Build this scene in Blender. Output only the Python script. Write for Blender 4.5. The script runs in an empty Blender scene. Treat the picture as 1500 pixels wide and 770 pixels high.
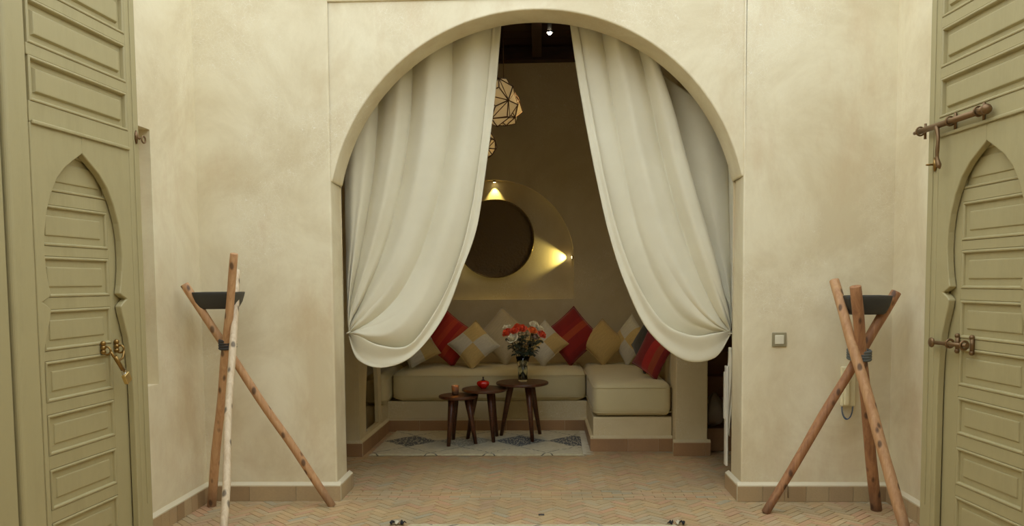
import bpy, bmesh, math, random
from mathutils import Vector, Matrix, noise

# ------------------------------------------------------------------ camera, sky, exposure
sc = bpy.context.scene
COL = sc.collection
F, PPX, PPY, EYE = 1167.0, 750.0, 488.0, 1.5
YAW, PITCH, ROLL = math.radians(2.06), math.radians(3.68), math.radians(-0.5)
cam_d = bpy.data.cameras.new('camera'); cam = bpy.data.objects.new('camera', cam_d); COL.objects.link(cam)
CR = (Matrix.Rotation(YAW, 3, 'Z') @ Matrix.Rotation(math.pi/2-PITCH, 3, 'X') @ Matrix.Rotation(ROLL, 3, 'Z'))
cam.matrix_world = Matrix.Translation((0, 0, EYE)) @ CR.to_4x4()
cam_d.sensor_width = 36; cam_d.lens = 36*F/1500; cam_d.shift_y = (PPY-385)/1500; cam_d.clip_start = .05
sc.camera = cam
w = bpy.data.worlds.new('world'); sc.world = w; w.use_nodes = True
bg = w.node_tree.nodes['Background']
bg.inputs[0].default_value = (.785, .88, .985, 1); bg.inputs[1].default_value = 1.54
sc.view_settings.view_transform = 'Standard'; sc.view_settings.look = 'None'
sc.view_settings.gamma = 1; sc.view_settings.use_curve_mapping = False
sc.view_settings.exposure = 0.95
SKY_Z = 4.45            # top of the courtyard walls, out of view; height chosen for the sky light
COURT_BACK = -.6       # unseen ceiling ends here, placed to shape the sky light; open to the arch wall

def at(px, py, Y):                      # a point of the photograph at a true distance Y
    d = CR @ Vector(((px-PPX)/F, -(py-PPY)/F, -1)); t = Y/d.y
    return Vector((0, 0, EYE)) + d*t
def ground(px, py, z=0.0):
    d = CR @ Vector(((px-PPX)/F, -(py-PPY)/F, -1)); t = (z-EYE)/d.z
    return Vector((0, 0, EYE)) + d*t
def project(p):
    q = CR.transposed() @ (Vector(p)-Vector((0, 0, EYE)))
    if q.z > -.05: return (-9999, -9999)
    return (PPX+F*q.x/-q.z, PPY-F*q.y/-q.z)

# ------------------------------------------------------------------ materials
def rgb(r, g, b):                       # sRGB 0-255 to linear
    f = lambda c: (c/255/12.92) if c/255 <= .04045 else ((c/255+.055)/1.055)**2.4
    return (f(r), f(g), f(b), 1)
class NT:
    def __init__(s, name):
        s.m = bpy.data.materials.new(name); s.m.use_nodes = True
        s.t = s.m.node_tree; s.n = s.t.nodes; s.b = s.n['Principled BSDF']; s.out = s.n['Material Output']
    def new(s, kind, **kw):
        x = s.n.new(kind)
        for k, v in kw.items(): setattr(x, k, v)
        return x
    def link(s, a, b): s.t.links.new(a, b)
    def coord(s, kind='Object'): return s.new('ShaderNodeTexCoord').outputs[kind]
    def mapped(s, scale, kind='Object', rot=(0, 0, 0)):
        m = s.new('ShaderNodeMapping'); m.inputs['Scale'].default_value = scale; m.inputs['Rotation'].default_value = rot
        s.link(s.coord(kind), m.inputs[0]); return m.outputs[0]
    def noise(s, scale, detail=4, vec=None, rough=.55, dist=0):
        x = s.new('ShaderNodeTexNoise'); x.inputs['Scale'].default_value = scale; x.inputs['Detail'].default_value = detail
        x.inputs['Roughness'].default_value = rough; x.inputs['Distortion'].default_value = dist
        s.link(vec if vec else s.coord(), x.inputs['Vector']); return x.outputs['Fac']
    def ramp(s, fac, stops):
        r = s.new('ShaderNodeValToRGB'); e = r.color_ramp.elements
        while len(e) < len(stops): e.new(.5)
        for el, (p, c) in zip(e, stops): el.position = p; el.color = c
        s.link(fac, r.inputs[0]); return r.outputs[0]
    def math(s, op, a, b=None):
        x = s.new('ShaderNodeMath', operation=op)
        for i, v in enumerate((a, b)):
            if v is None: continue
            if isinstance(v, (int, float)): x.inputs[i].default_value = v
            else: s.link(v, x.inputs[i])
        return x.outputs[0]
    def mix(s, fac, a, b, blend='MIX'):
        x = s.new('ShaderNodeMix', data_type='RGBA', blend_type=blend)
        if isinstance(fac, (int, float)): x.inputs[0].default_value = fac
        else: s.link(fac, x.inputs[0])
        for i, v in ((6, a), (7, b)):
            if isinstance(v, tuple): x.inputs[i].default_value = v
            else: s.link(v, x.inputs[i])
        return x.outputs[2]
    def color(s, c):
        if isinstance(c, tuple): s.b.inputs['Base Color'].default_value = c
        else: s.link(c, s.b.inputs['Base Color'])
        return s
    def set(s, **kw):
        for k, v in kw.items(): s.b.inputs[k.replace('_', ' ')].default_value = v
        return s
    def bump(s, h, strength=.3, dist=.01):
        x = s.new('ShaderNodeBump'); x.inputs['Strength'].default_value = strength; x.inputs['Distance'].default_value = dist
        s.link(h, x.inputs['Height']); s.link(x.outputs[0], s.b.inputs['Normal']); return s

def plain(name, c, rough=.6, metal=0, bumpscale=None, bstr=.15, bdist=.004, **kw):
    m = NT(name); m.color(c); m.set(Roughness=rough, Metallic=metal, **kw)
    if bumpscale: m.bump(m.noise(bumpscale, 5), bstr, bdist)
    return m.m
def plaster(name, c1, c2, c3=None):
    m = NT(name)
    base = m.ramp(m.noise(1.4, 9, rough=.68, dist=.5), [(.38, c1), (.62, c2)])
    v = m.new('ShaderNodeTexVoronoi', feature='DISTANCE_TO_EDGE'); v.inputs['Scale'].default_value = 38
    d = m.mapped((1, 1, 1)); nn = m.new('ShaderNodeTexNoise'); nn.inputs['Scale'].default_value = 14
    m.link(d, nn.inputs['Vector']); ad = m.new('ShaderNodeVectorMath', operation='ADD')
    sc_ = m.new('ShaderNodeVectorMath', operation='SCALE'); sc_.inputs['Scale'].default_value = .06
    m.link(nn.outputs['Color'], sc_.inputs[0]); m.link(d, ad.inputs[0]); m.link(sc_.outputs[0], ad.inputs[1]); m.link(ad.outputs[0], v.inputs['Vector'])
    cr = m.math('LESS_THAN', v.outputs['Distance'], .012)
    mask = m.ramp(m.noise(1.6, 3), [(.5, (0, 0, 0, 1)), (.62, (1, 1, 1, 1))])
    crk = m.math('MULTIPLY', cr, mask)
    crk2 = m.math('MULTIPLY', crk, .5)
    col = m.mix(crk2, base, (1, .97, .88, 1))
    st = m.ramp(m.noise(2.7, 6, m.mapped((1, 1, .35)), .7), [(.52, (0, 0, 0, 1)), (.75, (1, 1, 1, 1))])
    st2 = m.math('MULTIPLY', st, .42)
    col = m.mix(st2, col, c3 if c3 else c1)
    m.color(col); m.set(Roughness=.62)
    hb = m.math('ADD', m.noise(9, 5), m.math('MULTIPLY', m.noise(70, 3), .15))
    m.bump(hb, .25, .006)
    return m.m
M = {}
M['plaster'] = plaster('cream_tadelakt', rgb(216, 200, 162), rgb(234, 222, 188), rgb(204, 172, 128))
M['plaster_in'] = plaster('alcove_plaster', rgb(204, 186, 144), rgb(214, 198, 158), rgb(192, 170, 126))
M['cap'] = plain('plaster_ledge', rgb(216, 203, 170), .7, 0, 30)
M['grout'] = plain('floor_grout', rgb(170, 148, 110), .9, 0, 60)

def tile_mat(name, stops, random_src='object', rough=.45, sc_=1):
    m = NT(name)
    if random_src == 'object': r = m.new('ShaderNodeObjectInfo').outputs['Random']
    else:
        a = m.new('ShaderNodeAttribute', attribute_name='shade'); r = a.outputs['Fac']
    base = m.ramp(r, stops)
    n = m.ramp(m.noise(16*sc_, 6, m.coord('Object') if random_src != 'object' else m.coord('Generated')), [(.3, (.84, .81, .75, 1)), (.7, (1.06, 1.04, 1.02, 1))])
    pa = m.new('ShaderNodeNewGeometry').outputs['Position']; big = m.ramp(m.noise(2.2, 4, pa), [(.35, (.86, .86, .87, 1)), (.65, (1.08, 1.05, 1.0, 1))])
    m.color(m.mix(1.0, m.mix(.55, base, n, 'MULTIPLY'), big, 'MULTIPLY')); m.set(Roughness=rough)
    m.bump(m.noise(45, 4), .2, .003)
    return m.m
floor_stops = [(0, rgb(190, 156, 116)), (.14, rgb(194, 166, 122)), (.3, rgb(184, 160, 120)), (.45, rgb(196, 156, 122)),
               (.6, rgb(188, 170, 134)), (.74, rgb(178, 158, 120)), (.88, rgb(198, 172, 130)), (1, rgb(174, 166, 140))]
M['tile'] = tile_mat('terracotta_tile', floor_stops)
M['tile_far'] = tile_mat('terracotta_tile_field', floor_stops, 'attr')
M['tile_thr'] = tile_mat('threshold_tile', [(0, rgb(186, 160, 120)), (.3, rgb(176, 160, 126)), (.6, rgb(200, 168, 126)), (.85, rgb(160, 162, 142)), (1, rgb(204, 182, 140))])
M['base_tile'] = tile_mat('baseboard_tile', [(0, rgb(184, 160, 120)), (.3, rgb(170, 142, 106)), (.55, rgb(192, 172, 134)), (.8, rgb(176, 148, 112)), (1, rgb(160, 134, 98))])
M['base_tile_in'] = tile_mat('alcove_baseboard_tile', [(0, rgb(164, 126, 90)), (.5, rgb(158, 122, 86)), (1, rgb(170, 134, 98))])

def paint(name, c):
    m = NT(name); k = (c[0]*.8, c[1]*.8, c[2]*.76, 1)
    m.color(m.mix(m.ramp(m.noise(6, 7, m.mapped((1, 1, .3)), .7), [(.5, (0, 0, 0, 1)), (.95, (1, 1, 1, 1))]), c, k))
    m.set(Roughness=.5); m.bump(m.noise(28, 6, m.mapped((1, 1, .12))), .25, .004); return m.m
M['paint'] = paint('sage_paint', rgb(170, 157, 113))

def wood(name, c1, c2, knots=True, axis=(9, 9, .6), rough=.6, sat=None):
    m = NT(name); v = m.mapped(axis)
    base = m.ramp(m.noise(3.2, 8, v, .65, 1.2), [(.3, c1), (.7, c2)])
    if knots:
        vo = m.new('ShaderNodeTexVoronoi'); vo.inputs['Scale'].default_value = 15; m.link(m.mapped((1, 1, .55)), vo.inputs['Vector'])
        k = m.ramp(vo.outputs['Distance'], [(.15, (1, 1, 1, 1)), (.27, (0, 0, 0, 1))])
        base = m.mix(m.math('MULTIPLY', k, .75), base, rgb(52, 32, 18))
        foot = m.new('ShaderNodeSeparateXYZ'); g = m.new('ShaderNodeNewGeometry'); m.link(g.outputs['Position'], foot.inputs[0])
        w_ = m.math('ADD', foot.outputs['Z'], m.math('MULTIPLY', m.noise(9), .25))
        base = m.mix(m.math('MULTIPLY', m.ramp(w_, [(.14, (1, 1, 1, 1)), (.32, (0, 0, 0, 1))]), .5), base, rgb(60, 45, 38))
    m.color(base); m.set(Roughness=rough); m.bump(m.noise(5, 6, v, .6, .8), .5, .004); return m.m
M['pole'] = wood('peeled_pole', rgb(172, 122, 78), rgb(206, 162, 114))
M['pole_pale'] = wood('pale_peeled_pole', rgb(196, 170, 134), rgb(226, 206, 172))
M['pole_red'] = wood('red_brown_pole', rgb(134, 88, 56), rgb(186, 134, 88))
M['walnut'] = wood('dark_walnut', rgb(58, 32, 18), rgb(104, 60, 34), False, (3, 14, 14), .4)
M['beam'] = wood('dark_cedar', rgb(44, 26, 16), rgb(70, 42, 24), False, (2, 12, 12), .6)
M['black'] = plain('black_hammered_metal', rgb(66, 63, 56), .5, .3, 60, .5, .004)
M['rubber'] = plain('rubber_binding', rgb(58, 56, 54), .7, 0, 80)
M['rope'] = plain('grey_cord', rgb(96, 98, 92), .8, 0, 120, .5)
M['brass'] = plain('aged_brass', rgb(150, 118, 66), .35, .9, 40)
M['iron'] = plain('rusty_iron', rgb(124, 96, 64), .45, .7, 60, .4)
M['bronze'] = plain('dark_bronze', rgb(104, 86, 58), .42, .85, 45, .9, .008)
M['steel'] = plain('polished_steel', rgb(196, 192, 180), .25, 1)

def fabric(name, c, scale=700, trans=0, rough=.85, var=None):
    m = NT(name)
    base = m.mix(m.ramp(m.noise(3, 4), [(.35, (0, 0, 0, 1)), (.7, (1, 1, 1, 1))]), c, var if var else (c[0]*.93, c[1]*.92, c[2]*.9, 1))
    m.color(base); m.set(Roughness=rough, Sheen_Weight=.15)
    m.bump(m.math('ADD', m.noise(scale, 2), m.noise(22, 5)), .22, .003)
    if trans:
        t = m.new('ShaderNodeBsdfTranslucent'); m.link(base, t.inputs[0]); x = m.new('ShaderNodeMixShader'); x.inputs[0].default_value = trans
        m.link(m.b.outputs[0], x.inputs[1]); m.link(t.outputs[0], x.inputs[2]); m.link(x.outputs[0], m.out.inputs[0])
    return m.m
M['curtain'] = fabric('cream_curtain_cotton', rgb(240, 232, 204), 500, .15, .6)
M['mattress'] = fabric('ecru_mattress_cotton', rgb(208, 194, 150), 500)
M['grey_fab'] = fabric('blue_grey_cotton', rgb(150, 150, 140), 500)
M['pale_cloth'] = fabric('pale_tail_cloth', rgb(214, 204, 176), 500)

def patterned(name, kind, cols):
    m = NT(name); s = m.new('ShaderNodeSeparateXYZ'); m.link(m.coord('Object'), s.inputs[0]); x, z = s.outputs['X'], s.outputs['Z']
    if kind == 'check':
        a = m.math('GREATER_THAN', m.math('MULTIPLY', x, z), 0); col = m.mix(a, cols[0], cols[1])
    elif kind == 'stripe':
        r = m.new('ShaderNodeMapRange'); r.inputs[1].default_value = -.25; r.inputs[2].default_value = .25; m.link(x, r.inputs[0])
        rp = m.new('ShaderNodeValToRGB'); rp.color_ramp.interpolation = 'CONSTANT'; e = rp.color_ramp.elements
        while len(e) < len(cols): e.new(.5)
        for el, (p, c) in zip(e, cols): el.position = p; el.color = c
        m.link(r.outputs[0], rp.inputs[0]); col = rp.outputs[0]
    else: col = m.mix(0, cols[0], cols[0])
    n = m.ramp(m.noise(120, 3, m.mapped((1, 1, .08))), [(.3, (.8, .8, .8, 1)), (.7, (1.05, 1.05, 1.05, 1))])
    m.color(m.mix(.7, col, n, 'MULTIPLY')); m.set(Roughness=.8, Sheen_Weight=.2); m.bump(m.noise(160, 3), .35, .003); return m.m
white_, yel = rgb(208, 200, 176), rgb(206, 176, 112)
red_, dred, org = rgb(168, 24, 12), rgb(122, 10, 8), rgb(196, 78, 28)
M['c_check'] = patterned('white_yellow_check', 'check', [yel, white_])
M['c_check2'] = patterned('yellow_white_check', 'check', [white_, yel])
M['c_yel'] = patterned('golden_cotton', 'plain', [rgb(198, 168, 104)])
M['c_beige'] = patterned('beige_cotton', 'plain', [rgb(198, 182, 146)])
M['c_red'] = patterned('red_orange_stripe', 'stripe', [(0, red_), (.22, rgb(180, 44, 20)), (.34, rgb(190, 58, 24)), (.46, red_), (.58, rgb(186, 62, 26)), (.68, rgb(172, 36, 16)), (.82, red_)])
M['c_red2'] = patterned('crimson_stripe', 'stripe', [(0, rgb(140, 12, 10)), (.30, rgb(150, 22, 12)), (.40, rgb(176, 66, 26)), (.54, rgb(146, 18, 10)), (.78, rgb(132, 12, 10))])
M['c_red3'] = patterned('deep_red_stripe', 'stripe', [(0, dred), (.45, red_), (.62, rgb(150, 60, 24)), (.74, dred)])
M['c_dark'] = patterned('dark_grey_cotton', 'plain', [rgb(50, 50, 42)])

# ------------------------------------------------------------------ mesh builder
class MB:
    def __init__(s): s.v = []; s.f = []; s.sm = []
    def add(s, vs, fs, smooth=False):
        o = len(s.v); s.v += [Vector(v) for v in vs]; s.f += [tuple(i+o for i in f) for f in fs]; s.sm += [smooth]*len(fs)
    def box(s, a, b, taper=0):
        x0, y0, z0 = a; x1, y1, z1 = b
        s.add([(x0, y0, z0), (x1, y0, z0), (x1, y1, z0), (x0, y1, z0), (x0+taper, y0+taper, z1), (x1-taper, y0+taper, z1), (x1-taper, y1-taper, z1), (x0+taper, y1-taper, z1)],
              [(0, 3, 2, 1), (4, 5, 6, 7), (0, 1, 5, 4), (1, 2, 6, 5), (2, 3, 7, 6), (3, 0, 4, 7)])
    def tube(s, pts, rads, n=12, cap=True, wob=0, seed=0):
        pts = [Vector(p) for p in pts]; rings = []
        if not isinstance(rads, (list, tuple)): rads = [rads]*len(pts)
        up = None; vs = []
        for i, p in enumerate(pts):
            t = (pts[min(i+1, len(pts)-1)]-pts[max(i-1, 0)]).normalized()
            if up is None: up = t.orthogonal().normalized()
            up = (up - t*up.dot(t)).normalized(); sd = t.cross(up)
            for k in range(n):
                a = 2*math.pi*k/n; r = rads[i]
                if wob: r *= 1+wob*noise.noise(Vector((math.cos(a)*1.3+seed*7, math.sin(a)*1.3, i*.35)))
                vs.append(p+up*math.cos(a)*r+sd*math.sin(a)*r)
        fs = [(i*n+k, i*n+(k+1) % n, (i+1)*n+(k+1) % n, (i+1)*n+k) for i in range(len(pts)-1) for k in range(n)]
        s.add(vs, fs, True)
        if cap:
            s.add(vs[:n], [tuple(reversed(range(n)))]); s.add(vs[-n:], [tuple(range(n))])
    def lathe(s, prof, c=(0, 0, 0), n=32, smooth=True, axis='Z'):
        vs = []; c = Vector(c)
        for r, z in prof:
            for k in range(n):
                a = 2*math.pi*k/n
                vs.append(c+(Vector((r*math.cos(a), r*math.sin(a), z)) if axis == 'Z' else Vector((r*math.cos(a), -z, r*math.sin(a)))))
        fs = [(i*n+k, i*n+(k+1) % n, (i+1)*n+(k+1) % n, (i+1)*n+k) for i in range(len(prof)-1) for k in range(n)]
        s.add(vs, fs, smooth)
    def prism(s, poly, z0, z1, shrink=0):          # polygon in XY, counter-clockwise
        n = len(poly); c = (sum(p[0] for p in poly)/n, sum(p[1] for p in poly)/n)
        def ins(p):
            d = Vector((c[0]-p[0], c[1]-p[1]));
            return (p[0]+d.x/max(d.length, 1e-6)*shrink, p[1]+d.y/max(d.length, 1e-6)*shrink)
        vs = [(p[0], p[1], z0) for p in poly]+[(*ins(p), z1) for p in poly]
        s.add(vs, [tuple(range(n, 2*n))]+[(i, (i+1) % n, n+(i+1) % n, n+i) for i in range(n)])
    def mesh(s, name, mat, origin=(0, 0, 0)):
        me = bpy.data.meshes.new(name); o = Vector(origin)
        me.from_pydata([v-o for v in s.v], [], s.f); me.polygons.foreach_set('use_smooth', s.sm)
        me.materials.append(mat); me.update()
        bm = bmesh.new(); bm.from_mesh(me); bmesh.ops.remove_doubles(bm, verts=bm.verts, dist=1e-5)
        bmesh.ops.recalc_face_normals(bm, faces=bm.faces); bm.to_mesh(me); bm.free()
        return me
    def build(s, name, mat, parent=None, origin=None, bevel=0, seg=2, subd=0, label=None):
        base = wloc(parent) if parent else Vector((0, 0, 0))
        og = Vector(origin) if origin is not None else base
        o = bpy.data.objects.new(name, s.mesh(name, mat, og)); COL.objects.link(o)
        if parent: o.parent = parent
        o.location = og-base
        if bevel:
            b = o.modifiers.new('bevel', 'BEVEL'); b.width = bevel; b.segments = seg; b.limit_method = 'ANGLE'; b.angle_limit = math.radians(40)
        if subd:
            b = o.modifiers.new('subd', 'SUBSURF'); b.levels = subd; b.render_levels = subd
        if label: o['label'] = label
        return o
def wloc(o):
    v = Vector(o.location)
    while o.parent: o = o.parent; v += Vector(o.location)
    return v
def tag(o, label, cat, group=None):
    o['label'] = label; o['category'] = cat
    if group: o['group'] = group
    return o
def empty(name, loc, label=None, cat=None, group=None, rot=None):
    o = bpy.data.objects.new(name, None); COL.objects.link(o); o.location = loc; o.empty_display_size = .1
    if rot: o.rotation_euler = rot
    if label: tag(o, label, cat, group)
    return o
def struct(o): o['kind'] = 'structure'; return o
def raw(name, me, parent=None, loc=(0, 0, 0), rot=(0, 0, 0)):
    o = bpy.data.objects.new(name, me); COL.objects.link(o); o.location = loc; o.rotation_euler = rot
    if parent: o.parent = parent
    return o
rnd = random.Random(7)

# ------------------------------------------------------------------ the shell
WY = 5.40                              # front face of the arch wall
PL_, PR_ = -1.415, 1.356               # pier edges
WB = 5.69                              # back face of the arch wall
LX, RX = -2.33, 2.345                  # side walls at the arch wall
def lx(y): return LX-.02*(WY-y)
def rx(y): return RX-.02*(WY-y)
# front arch wall
m = MB(); R0, CX, CZ = 1.405, -.03, 1.896; LEDGE = 2.19
m.box((-2.6, WY, -.1), (PL_, WB, LEDGE)); m.box((PR_, WY, -.1), (2.6, WB, LEDGE))
RT = 3.375
m.box((-2.6, WY, LEDGE), (PL_, WB, SKY_Z)); m.box((PR_, WY, LEDGE), (2.6, WB, SKY_Z)); m.box((PL_, WY, RT), (PR_, WB, SKY_Z))
a0 = math.asin((LEDGE-CZ)/R0); N = 64; YF = WY+.014
arc = [(CX-R0*math.cos(a0+(math.pi-2*a0)*i/N), CZ+R0*math.sin(a0+(math.pi-2*a0)*i/N)) for i in range(N+1)]
xs = [PL_]+[p[0] for p in arc]+[PR_]; zs = [LEDGE]+[p[1] for p in arc]+[LEDGE]
vs = []
for x, z in zip(xs, zs): vs += [(x, YF, z), (x, WB, z), (x, YF, RT), (x, WB, RT)]
fs = []
for i in range(len(xs)-1):
    a, b = i*4, (i+1)*4
    fs += [(a, b, b+2, a+2), (a+1, a+3, b+3, b+1)]
    m.add([vs[a], vs[b], vs[b+1], vs[a+1]], [(0, 1, 2, 3)], True)
m.add(vs, fs)
wall_front = struct(m.build('wall_front', M['plaster'], bevel=.012, seg=3))
# side walls of the courtyard
m = MB(); RB, RT_ = at(228, 562, 4.78).z, at(210, 190, 4.78).z      # a shallow recess behind the door leaf
for y0, y1, z0, z1, dx in ((-3, 3.5, -.1, SKY_Z, 0), (3.5, 4.78, -.1, RB, 0), (3.5, 4.78, RT_, SKY_Z, 0), (3.5, 4.78, RB, RT_, .09), (4.78, WY, -.1, SKY_Z, 0)):
    m.add([(lx(y0)-dx, y0, z0), (lx(y1)-dx, y1, z0), (lx(y1)-.3, y1, z0), (lx(y0)-.3, y0, z0), (lx(y0)-dx, y0, z1), (lx(y1)-dx, y1, z1), (lx(y1)-.3, y1, z1), (lx(y0)-.3, y0, z1)],
        [(0, 1, 2, 3), (4, 5, 6, 7), (0, 1, 5, 4), (1, 2, 6, 5), (2, 3, 7, 6), (3, 0, 4, 7)])
struct(m.build('wall_left', M['plaster']))
m = MB(); m.add([(rx(-3), -3, -.1), (rx(WY), WY, -.1), (rx(WY)+.3, WY, -.1), (rx(-3)+.3, -3, -.1)]+[(rx(-3), -3, SKY_Z), (rx(WY), WY, SKY_Z), (rx(WY)+.3, WY, SKY_Z), (rx(-3)+.3, -3, SKY_Z)],
    [(0, 1, 2, 3), (4, 5, 6, 7), (0, 1, 5, 4), (1, 2, 6, 5), (2, 3, 7, 6), (3, 0, 4, 7)]); struct(m.build('wall_right', M['plaster']))
m = MB(); m.box((-2.9, -3.2, -.1), (2.9, -3, SKY_Z)); struct(m.build('wall_rear', M['plaster']))  # unseen, closes off the sky light behind the camera
m = MB(); m.box((-2.9, -3.2, 4.3), (2.9, COURT_BACK, 4.45)); struct(m.build('ceiling', M['plaster'])) if COURT_BACK > -3 else None  # unseen ceiling added behind the camera to limit the sky light
# alcove shell
AY, AZ = 8.85, 3.95
m = MB(); XL, XR = -3.0, 2.9
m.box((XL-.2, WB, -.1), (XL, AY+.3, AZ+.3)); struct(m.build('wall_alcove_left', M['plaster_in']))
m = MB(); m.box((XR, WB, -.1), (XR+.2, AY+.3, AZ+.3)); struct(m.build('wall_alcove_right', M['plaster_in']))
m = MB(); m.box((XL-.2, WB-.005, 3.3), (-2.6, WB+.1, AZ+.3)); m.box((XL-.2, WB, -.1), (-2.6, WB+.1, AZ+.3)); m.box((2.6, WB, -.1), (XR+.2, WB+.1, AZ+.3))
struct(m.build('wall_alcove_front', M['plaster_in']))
# back wall with arched niche
NX, NR, NZ, NB, ND = -.50, .872, 1.752, 1.309, .10
m = MB(); N = 48
arcn = [(NX-NR*math.cos(math.pi*i/N), NZ+NR*math.sin(math.pi*i/N)) for i in range(N+1)]
L_, R_ = NX-NR, NX+NR
def wq(x0, z0, x1, z1): m.add([(x0, AY, z0), (x1, AY, z0), (x1, AY, z1), (x0, AY, z1)], [(0, 1, 2, 3)])
wq(XL, -.1, L_, AZ+.2); wq(R_, -.1, XR, AZ+.2); wq(L_, -.1, R_, NB)
for i in range(N):
    (xa, za), (xb, zb) = arcn[i], arcn[i+1]
    m.add([(xa, AY, za), (xb, AY, zb), (xb, AY, AZ+.2), (xa, AY, AZ+.2)], [(0, 1, 2, 3)])
    m.add([(xa, AY, za), (xb, AY, zb), (xb, AY+ND, zb), (xa, AY+ND, za)], [(0, 1, 2, 3)])
for x in (L_, R_): m.add([(x, AY, NB), (x, AY, NZ), (x, AY+ND, NZ), (x, AY+ND, NB)], [(0, 1, 2, 3)])
m.add([(L_, AY, NB), (R_, AY, NB), (R_, AY+ND, NB), (L_, AY+ND, NB)], [(0, 1, 2, 3)])
m.add([(L_-.1, AY+ND, NB-.1), (R_+.1, AY+ND, NB-.1), (R_+.1, AY+ND, NZ+NR+.1), (L_-.1, AY+ND, NZ+NR+.1)], [(0, 1, 2, 3)])
m.box((XL-.2, AY+ND+.02, -.1), (XR+.2, AY+.3, AZ+.3))
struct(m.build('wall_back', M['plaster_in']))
# alcove ceiling : dark boards and beams
m = MB(); m.box((XL-.2, WB, AZ+.1), (XR+.2, AY+.3, AZ+.3)); ceil = struct(m.build('ceiling_alcove', M['beam']))
for i in range(14):
    m = MB(); y = 5.75+i*.225; m.box((XL, y, AZ+.07), (XR, y+.215, AZ+.105)); m.build('board', M['beam'], ceil, origin=(0, y, AZ+.07))
for x in [-2.5+.62*i for i in range(9)]:
    m = MB(); m.box((x-.05, WB+.01, AZ-.05), (x+.05, AY, AZ+.07)); m.build('joist', M['beam'], ceil, origin=(x, 7, AZ), bevel=.008)
m = MB(); m.box((XL, AY-.14, 3.875), (XR, AY-.005, AZ+.06)); m.build('wall_plate', M['beam'], ceil, origin=(0, AY, AZ-.1))
m = MB(); m.box((XL, 7.2, AZ-.1), (XR, 7.36, AZ+.02)); m.build('cross_beam', M['beam'], ceil, origin=(0, 7.3, AZ), bevel=.01)

# ------------------------------------------------------------------ floor tiles
fl = MB(); fl.box((-3.2, -3.2, -.2), (3.2, 9.1, -.006)); floor = struct(fl.build('floor', M['grout']))
def clip(poly, x0, y0, x1, y1):
    for ax, v, sg in ((0, x0, 1), (0, x1, -1), (1, y0, 1), (1, y1, -1)):
        out = []
        for i in range(len(poly)):
            a, b = poly[i-1], poly[i]; da, db = (a[ax]-v)*sg, (b[ax]-v)*sg
            if (da >= 0) != (db >= 0): t = da/(da-db); out.append((a[0]+(b[0]-a[0])*t, a[1]+(b[1]-a[1])*t))
            if db >= 0: out.append(b)
        poly = out
        if len(poly) < 3: return None
    return poly
def parea(p): return abs(sum(p[i-1][0]*p[i][1]-p[i][0]*p[i-1][1] for i in range(len(p))))/2
TL, TW, GAP = .141, .047, .0022
def herring(x0, y0, x1, y1):
    res = []; c = math.cos(math.pi/4)
    K = 160
    for i in range(-K, K):
        for j in range(-40, 40):
            bx, by = i*TW+j*TL, i*TW-j*TL
            rx_, ry_ = (bx-by)*c, (bx+by)*c+4.5
            if not (x0-.4 < rx_ < x1+.4 and y0-.4 < ry_ < y1+.4): continue
            for r in ((bx, by, bx+TL, by+TW), (bx+TL, by-TL+TW, bx+TL+TW, by+TW)):
                g = GAP/2
                q = [(r[0]+g, r[1]+g), (r[2]-g, r[1]+g), (r[2]-g, r[3]-g), (r[0]+g, r[3]-g)]
                q = [((x-y)*c, (x+y)*c+4.5) for x, y in q]
                k = clip(q, x0, y0, x1, y1)
                if k and parea(k) > 4e-4: res.append((k, len(k) == 4 and abs(parea(k)-parea(q)) < 1e-7, r[2]-r[0] > r[3]-r[1]))
    return res
tiles = herring(-2.36, 2.4, 2.36, WY+.02)+herring(XL, WY+.0222+5*.0496, XR, AY)
for x0_ in range(0, 20):                                        # threshold courses, laid straight
    for k in range(5):
        y = WY+.022+k*.0496; x = PL_-.02+x0_*.1432-(k % 2)*.07
        q = clip([(x, y), (x+TL, y), (x+TL, y+TW), (x, y+TW)], PL_+.002, WY, PR_-.002, WB+.02)
        if q and parea(q) > 4e-4: tiles.append((q, False, None))
def seen(k):
    cx = sum(p[0] for p in k)/len(k); cy = sum(p[1] for p in k)/len(k); u, v = project((cx, cy, 0))
    ok = -5 < u < 1505 and v < 772 and abs(cx) < 2.3
    if cx < -2.0 and cy < 4.7: ok = False
    return (cy if ok else 99, cx, cy)
order = sorted(range(len(tiles)), key=lambda i: seen(tiles[i][0])[0])
front = set(order[:298])
unit = {}
def unit_mesh(hz):
    if hz not in unit:
        mm = MB(); g = GAP/2; mm.box((-TL/2+g, -TW/2+g, -.008), (TL/2-g, TW/2-g, 0), .0012)
        unit[hz] = mm.mesh('floor_tile', M['tile'])
    return unit[hz]
stuff = {'h': MB(), 't': MB()}; shade = {'h': [], 't': []}
for i, (k, whole, hz) in enumerate(tiles):
    cx = sum(p[0] for p in k)/len(k); cy = sum(p[1] for p in k)/len(k); dz = rnd.uniform(-.0012, .0008)
    if i in front:
        if whole:
            a = math.pi/4 if hz else 3*math.pi/4
            o = raw('floor_tile', unit_mesh(True), floor, (cx, cy, dz), (rnd.uniform(-.008, .008), rnd.uniform(-.006, .006), a))
        else:
            mm = MB(); mm.prism(k, -.008, dz, .0015); mm.build('floor_tile', M['tile'] if hz is not None else M['tile_thr'], floor, origin=(cx, cy, 0))
    else:
        s = 'h' if hz is not None else 't'; mm = stuff[s]; n0 = len(mm.f); mm.prism(k, -.008, dz, .001); shade[s] += [rnd.random()]*(len(mm.f)-n0)
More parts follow.
